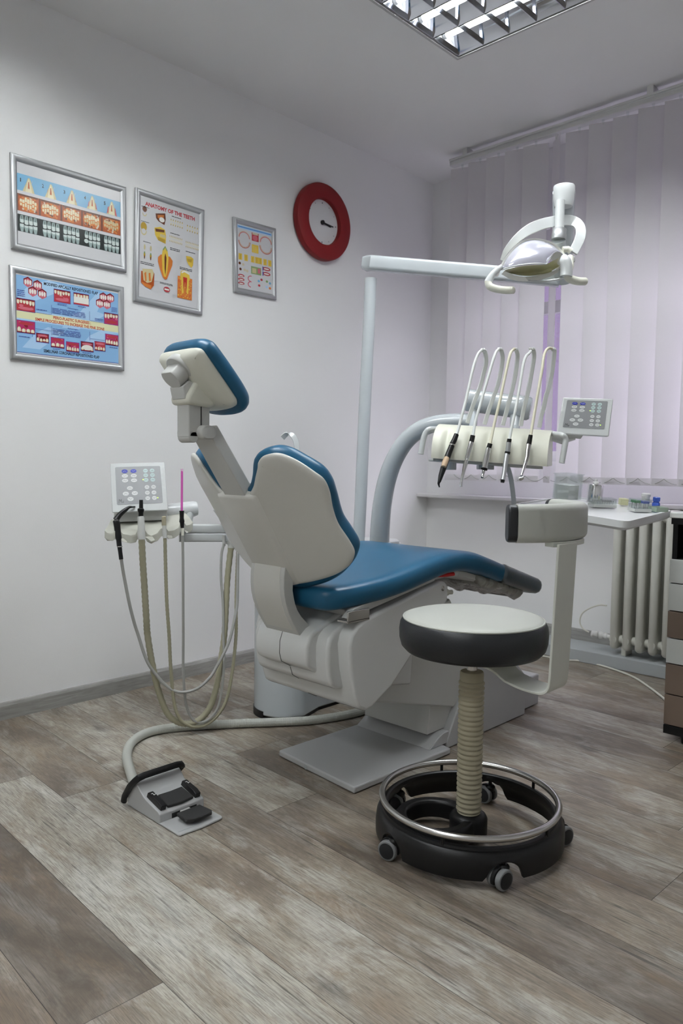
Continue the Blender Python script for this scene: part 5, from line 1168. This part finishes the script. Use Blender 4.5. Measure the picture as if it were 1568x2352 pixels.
# reflector head: a domed shell, glossy lens, yellowed reflector and lower shield
def hd(u, v, d): return V(u)
rim_o = spl([(1.47,2.405,1.744),(1.475,2.412,1.768),(1.486,2.425,1.794),(1.499,2.447,1.825),(1.514,2.47,1.848),(1.531,2.495,1.861),(1.549,2.526,1.867),(1.567,2.557,1.865),(1.584,2.586,1.857),(1.599,2.607,1.841),(1.615,2.619,1.818),(1.63,2.625,1.793)], 4)
rim_i = spl([(1.472,2.415,1.747),(1.478,2.422,1.77),(1.488,2.434,1.794),(1.5,2.455,1.822),(1.514,2.477,1.844),(1.53,2.5,1.856),(1.546,2.529,1.862),(1.563,2.559,1.86),(1.578,2.587,1.852),(1.593,2.607,1.836),(1.609,2.614,1.81),(1.622,2.617,1.785)], 4)
bkv = B_*.085 + Z_*(-.01)
n_ = len(rim_o)
obj('head_shell', MB().loft([[rim_o[i], rim_i[i], rim_i[i] + B_*.012, rim_i[i].lerp(rim_i[n_//2], .06) + bkv, rim_o[i].lerp(rim_o[n_//2], .03) + bkv*.98, rim_o[i] + B_*.014] for i in range(n_)]), M['ivory'], lp, smooth=50)
le = rim_i[1:-3]; lo = spl([(1.474,2.416,1.745),(1.511,2.388,1.739),(1.538,2.393,1.742),(1.563,2.411,1.747),(1.586,2.436,1.751),(1.602,2.463,1.754),(1.612,2.486,1.755),(1.609,2.502,1.766),(1.607,2.527,1.787),(1.603,2.559,1.81),(1.6,2.6,1.826)], 4)
m_ = MB(); NL = 28
def samp(path, t):
    x = t*(len(path)-1); i = min(int(x), len(path)-2); return path[i].lerp(path[i+1], x-i)
def lens(u, v):
    a = samp(le, u); b = samp(lo, u); p = a.lerp(b, v); return p - B_*.026*sin(pi*v)*(.5+.5*sin(pi*u))
obj('lens', m_.grid(lens, NL, 14).grid(lambda u, v: lens(u, v) + B_*.003, NL, 14), M['lens'], lp, smooth=70)
obj('lens_edge', MB().tube(lo, .0026, 8), M['white'], lp)
rf0 = spl([(1.486,2.42,1.743),(1.502,2.437,1.75),(1.531,2.464,1.758),(1.559,2.492,1.762),(1.588,2.519,1.764),(1.603,2.549,1.78),(1.609,2.585,1.798)], 4); rf1 = spl([(1.456,2.462,1.753),(1.478,2.482,1.742),(1.506,2.508,1.735),(1.535,2.536,1.736),(1.564,2.564,1.745),(1.586,2.587,1.758),(1.605,2.607,1.775)], 4)
obj('reflector', MB().grid(lambda u, v: samp(rf0, u).lerp(samp(rf1, u), v) + B_*.03*sin(pi*v), 24, 8), M['lampy'], lp, smooth=70)
sk0 = spl([(1.47,2.44,1.746),(1.491,2.459,1.734),(1.52,2.486,1.726),(1.548,2.513,1.728),(1.577,2.541,1.736),(1.599,2.564,1.749),(1.618,2.583,1.765)], 4); sk1 = spl([(1.468,2.458,1.745),(1.488,2.477,1.731),(1.514,2.501,1.724),(1.542,2.528,1.725),(1.569,2.555,1.732),(1.594,2.58,1.743),(1.613,2.599,1.758)], 4)
obj('lower_bezel', MB().loft([[samp(sk0, i/24), samp(sk1, i/24), samp(sk1, i/24) + B_*.05, samp(sk0, i/24) + B_*.05] for i in range(25)]), M['ivory'], lp, smooth=50)
ls0 = spl([(1.532,2.483,1.721),(1.541,2.492,1.726),(1.565,2.515,1.732),(1.591,2.541,1.739),(1.613,2.563,1.749),(1.627,2.577,1.759)], 4); ls1 = spl([(1.541,2.49,1.708),(1.551,2.5,1.708),(1.572,2.52,1.707),(1.597,2.544,1.71),(1.621,2.568,1.716),(1.635,2.582,1.724)], 4)
obj('lower_shield', MB().grid(lambda u, v: samp(ls0, u).lerp(samp(ls1, u), v), 20, 4).grid(lambda u, v: samp(ls0, u).lerp(samp(ls1, u), v) + B_*.003, 20, 4), M['frost'], lp, smooth=60)
obj('shield_edge', MB().tube(ls1, .004, 10), M['white'], lp)
obj('lamp_holder', MB().box((1.553,2.583,1.755), (.05, .03, .022), (A_, B_, Z_)), M['lampy'], lp, bevel=.004)
obj('knuckle', MB().tube([(1.603,2.624,1.836),(1.617,2.638,1.839),(1.626,2.645,1.83)], [.012, .011, .012], 16), M['ivory'], lp)
obj('vent_block', MB().box((1.617,2.663,1.804), (.024, .03, .02), (A_, B_, Z_)), M['plate'], lp, bevel=.003)
h1 = spl([(1.479,2.407,1.754),(1.469,2.397,1.743),(1.458,2.385,1.727),(1.45,2.376,1.709),(1.446,2.371,1.695)], 4)
hh = obj('handle', MB().tube(h1, [.0085 + .0068*i/(len(h1)-1) for i in range(len(h1))], 18), M['white'], lp)
h2 = spl([(1.446,2.371,1.7),(1.452,2.369,1.683),(1.466,2.376,1.673),(1.486,2.389,1.667),(1.505,2.401,1.664),(1.522,2.412,1.664),(1.529,2.413,1.664)], 4)
obj('hook_grip', MB().tube(h2, [.0135 if i < len(h2)-3 else (.0128, .0115, .008)[i-len(h2)+3] for i in range(len(h2))], 18), M['ivory'], hh)
h3 = spl([(1.634,2.574,1.801),(1.638,2.576,1.783),(1.642,2.578,1.763),(1.644,2.579,1.741),(1.644,2.577,1.722)], 4)
hh = obj('handle', MB().tube(h3, [.0085 + .0135*sin(pi*.5*min(1, i/(len(h3)*.35))) for i in range(len(h3))], 20), M['white'], lp)
h4 = spl([(1.646,2.58,1.734),(1.649,2.589,1.72),(1.659,2.604,1.713),(1.671,2.622,1.71),(1.682,2.64,1.711),(1.685,2.65,1.712)], 4)
obj('hook_grip', MB().tube(h4, [.0155 - .0015*i/len(h4) if i < len(h4)-2 else (.0115, .007)[i-len(h4)+2] for i in range(len(h4))], 18), M['ivory'], hh)
obj('handle_joint', MB().tube([(1.645,2.584,1.717),(1.641,2.612,1.77),(1.629,2.632,1.807)], [.012, .014, .012], 16), M['ivory'], lp)

# ------------------------------------------------------------------ work tray and what stands on it
tL, tF, tR = V((1.52,2.461,0.8905)), V((1.955,2.457,0.851)), V((1.932,2.923,0.8709))
tN = (tF-tL).cross(tR-tL).normalized(); tN = tN if tN.z > 0 else -tN
tA = (tF-tL).normalized(); tB = (tR-tF); tB = (tB - tA*tB.dot(tA)).normalized()
la, lb = (tF-tL).length, (tR-tF).dot(tB); tc = tL + tA*la/2 + tB*lb/2
wt = thing('work_tray', 'white plastic instrument tray holding small boxes in front of the radiator', 'tray', tc)
sh = (tR-tF).dot(tA)                                       # the right side leans outward a little
def TP(x, y, h): return tL + tA*(x + sh*y/lb) + tB*y + tN*h
ro = [(la/2+x, lb/2+y) for x, y in rrect(la/2, lb/2, .03, 6)]
ri = [(la/2+x, lb/2+y) for x, y in rrect(la/2-.012, lb/2-.012, .022, 6)]
obj('tray', MB().loft([[TP(x, y, h) for x, y in r] for r, h in ((ri, -.034), (ro, -.024), (ro, .0), (ri, .0008), (ri, -.004))]), M['tray'], wt, smooth=35)
obj('tray_bracket', MB().tube([TP(.05, lb*.5, -.044), TP(la*.85, lb*.5, -.044)], .010, 12), M['black'], wt)
tY = (-.692, .722, 0); fw_ = V((-.692, .722, 0)) ; fw_ = (fw_ - tN*fw_.dot(tN)).normalized(); rt_ = fw_.cross(tN).normalized()
def clearbox(t, name, c, w, d, h, wall, m_, turn=0.0):
    ca, sa = cos(turn), sin(turn); X = rt_*ca + fw_*sa; Y = -rt_*sa + fw_*ca; c = V(c)
    mb = MB()
    def r(k, z): return [c + X*x*(w/2-k) + Y*y*(d/2-k) + tN*z for x, y in ((-1,-1),(1,-1),(1,1),(-1,1))]
    mb.loft([r(0, .0), r(0, h), r(wall, h), r(wall, wall), ])
    return obj(name, mb, m_, t, smooth=0, merge=False), X, Y
bx = V((1.56,2.8,0.8999)); t = thing('paper_dispenser', 'clear acrylic box with stacked white paper at the back of the work tray', 'box', bx)
clearbox(t, 'box', bx + tN*.0012, .088, .075, .100, .0025, M['acryl'], rad(38))
ca, sa = cos(rad(38)), sin(rad(38)); X_ = rt_*ca + fw_*sa; Y_ = -rt_*sa + fw_*ca
obj('lid', MB().loft([[bx + X_*x + Y_*y + tN*z for x, y in ((-.047,-.041),(.047,-.041),(.047,.041),(-.047,.041))] for z in (.1005, .104)]), M['acryl'], t, smooth=0)
obj('paper_stack', MB().loft([[bx + X_*x + Y_*y + tN*z for x, y in ((-.040,-.034),(.025,-.034),(.025,.034),(-.040,.034))] for z in (.003, .060)]), M['paper'], t, smooth=0)
bx = V((1.638,2.88,0.8959)); t = thing('steel_canister', 'polished steel canister with white nozzle on the work tray', 'canister', bx)
obj('body', MB().lathe([(.028, 0), (.0305, .002), (.0305, .062), (.028, .067), (.012, .069), (0, .069)], bx, tN, 36), M['chrome'], t, smooth=35)
obj('nozzle', MB().lathe([(.012, .068), (.011, .075), (.005, .078), (.0045, .086), (0, .088)], bx, tN, 20), M['paper'], t, smooth=40)
def burbox(name, label, c, w, d, h, turn, capm, ncol):
    t = thing(name, label, 'box', c)
    o, X, Y = clearbox(t, 'cover', V(c) + tN*.011, w, d, h-.011, .0018, M['acryl'], turn)
    c = V(c)
    obj('stand', MB().loft([[c + X*x*w/2*1.02 + Y*y*d/2*1.02 + tN*z for x, y in ((-1,-1),(1,-1),(1,1),(-1,1))] for z in (.0005, .011)]), M['wlam'], t, smooth=0, bevel=.001)
    mb = MB()
    for i in range(ncol):
        for j in range(2):
            p = c + X*(w*.8*(i/(ncol-1)-.5)) + Y*(d*.4*(j-.5)); mb.tube([p + tN*.011, p + tN*(h*.72)], .0011, 6); mb.tube([p + tN*(h*.6), p + tN*(h*.74)], .0019, 6)
    obj('dental_burs', mb, M['steel'], t)
    return t, X, Y
burbox('bur_box', 'clear box of fine steel burs beside the steel canister', (1.74,2.732,0.881), .092, .045, .034, rad(8), None, 12)
bx = V((1.87,2.761,0.8703)); t, X, Y = burbox('bur_box', 'clear bur box with white base and green and blue inserts near the tray end', bx, .068, .045, .046, rad(12), None, 4)
obj('colour_insert', MB().loft([[bx + X*x + Y*y + tN*z for x, y in ((-.030,-.015),(-.008,-.015),(-.008,.015),(-.030,.015))] for z in (.032, .041)]), M['green'], t, smooth=0)
obj('colour_insert', MB().loft([[bx + X*x + Y*y + tN*z for x, y in ((.004,-.015),(.028,-.015),(.028,.015),(.004,.015))] for z in (.030, .038)]), M['bluep'], t, smooth=0)
c = V((1.83,2.909,0.8797)); tag(obj('screw_cap_jar', MB().lathe([(.014, 0), (.015, .002), (.015, .040), (.0175, .041), (.0175, .050), (.015, .052), (0, .052)], c, tN, 28), M['paper'], smooth=35), 'small white jar with round lid behind the second bur box', 'jar')
c = V((1.761,2.87,0.8844)); tag(obj('sponge_block', MB().box(c + tN*.0135, (.030, .03, .026), (rt_, fw_, tN)), M['yelp'], bevel=.003), 'pale yellow block between the two clear bur boxes', 'block')
c = V((1.874,2.902,0.8754)); t = thing('plastic_bottle', 'small blue plastic bottle at the far end of the work tray', 'bottle', c)
obj('body', MB().lathe([(.013, 0), (.0145, .002), (.0145, .020), (.010, .026), (.0095, .028)], c, tN, 24), M['bluep'], t, smooth=40)
obj('cap', MB().lathe([(.0128, .028), (.0132, .030), (.0132, .042), (.0115, .044), (0, .044)], c, tN, 24), M['bluep'], t, smooth=40)
c = V((1.909,2.835,0.8697)); t = thing('sorting_dish', 'pale mint dish around the blue bottle', 'dish', c)
clearbox(t, 'dish', c, .055, .045, .016, .002, M['mint'], rad(20))

# ------------------------------------------------------------------ light, world, camera
w = bpy.data.worlds.new('sky'); SC.world = w; w.use_nodes = True; nt = w.node_tree; bg = nt.nodes['Background']
# overcast sky above a dim lilac skyline of trees and houses
tcw = nt.nodes.new('ShaderNodeTexCoord'); sep = nt.nodes.new('ShaderNodeSeparateXYZ'); nt.links.new(tcw.outputs['Generated'], sep.inputs[0])
nz = nt.nodes.new('ShaderNodeTexNoise'); nz.inputs['Scale'].default_value = 7; nt.links.new(tcw.outputs['Generated'], nz.inputs[0])
ad = nt.nodes.new('ShaderNodeMath'); ad.operation = 'MULTIPLY_ADD'; ad.inputs[1].default_value = .12; nt.links.new(nz.outputs['Fac'], ad.inputs[0]); nt.links.new(sep.outputs[2], ad.inputs[2])
mr = nt.nodes.new('ShaderNodeMapRange'); mr.inputs[1].default_value = .40; mr.inputs[2].default_value = .50; nt.links.new(ad.outputs[0], mr.inputs[0])
mx = nt.nodes.new('ShaderNodeMix'); mx.data_type = 'RGBA'; mx.inputs[6].default_value = (.21, .165, .26, 1); mx.inputs[7].default_value = (SKY*.94, SKY*.92, SKY, 1)
nt.links.new(mr.outputs[0], mx.inputs[0]); nt.links.new(mx.outputs[2], bg.inputs[0]); bg.inputs[1].default_value = 1.0
M['tubeL'].node_tree.nodes['Principled BSDF'].inputs['Emission Strength'].default_value = TUBE

cam = bpy.data.cameras.new('camera'); co = bpy.data.objects.new('camera', cam); COL.objects.link(co); SC.camera = co
f_px, pitch, roll, yaw = 1727.8, .0637, .0126, .7641
cam.sensor_fit = 'AUTO'; cam.sensor_width = 36.0; cam.lens = 36.0*f_px/2352.0; cam.clip_start = .02
fwd = V((-sin(yaw)*cos(pitch), cos(yaw)*cos(pitch), -sin(pitch))); r0 = V((cos(yaw), sin(yaw), 0)); u0 = r0.cross(fwd)
rr = r0*cos(roll) + u0*sin(roll); uu = -r0*sin(roll) + u0*cos(roll)
co.matrix_world = Matrix(((rr.x, uu.x, -fwd.x, 2.9944), (rr.y, uu.y, -fwd.y, 0), (rr.z, uu.z, -fwd.z, 1.03), (0, 0, 0, 1)))
cam.dof.use_dof = True; cam.dof.focus_distance = 2.15; cam.dof.aperture_fstop = 6.3
SC.view_settings.view_transform = 'Standard'; SC.view_settings.look = 'None'; SC.view_settings.gamma = 1.0; SC.view_settings.use_curve_mapping = False
SC.view_settings.exposure = EXPO
SC.cycles.sample_clamp_indirect = 4.0; SC.cycles.max_bounces = 10; SC.cycles.diffuse_bounces = 6
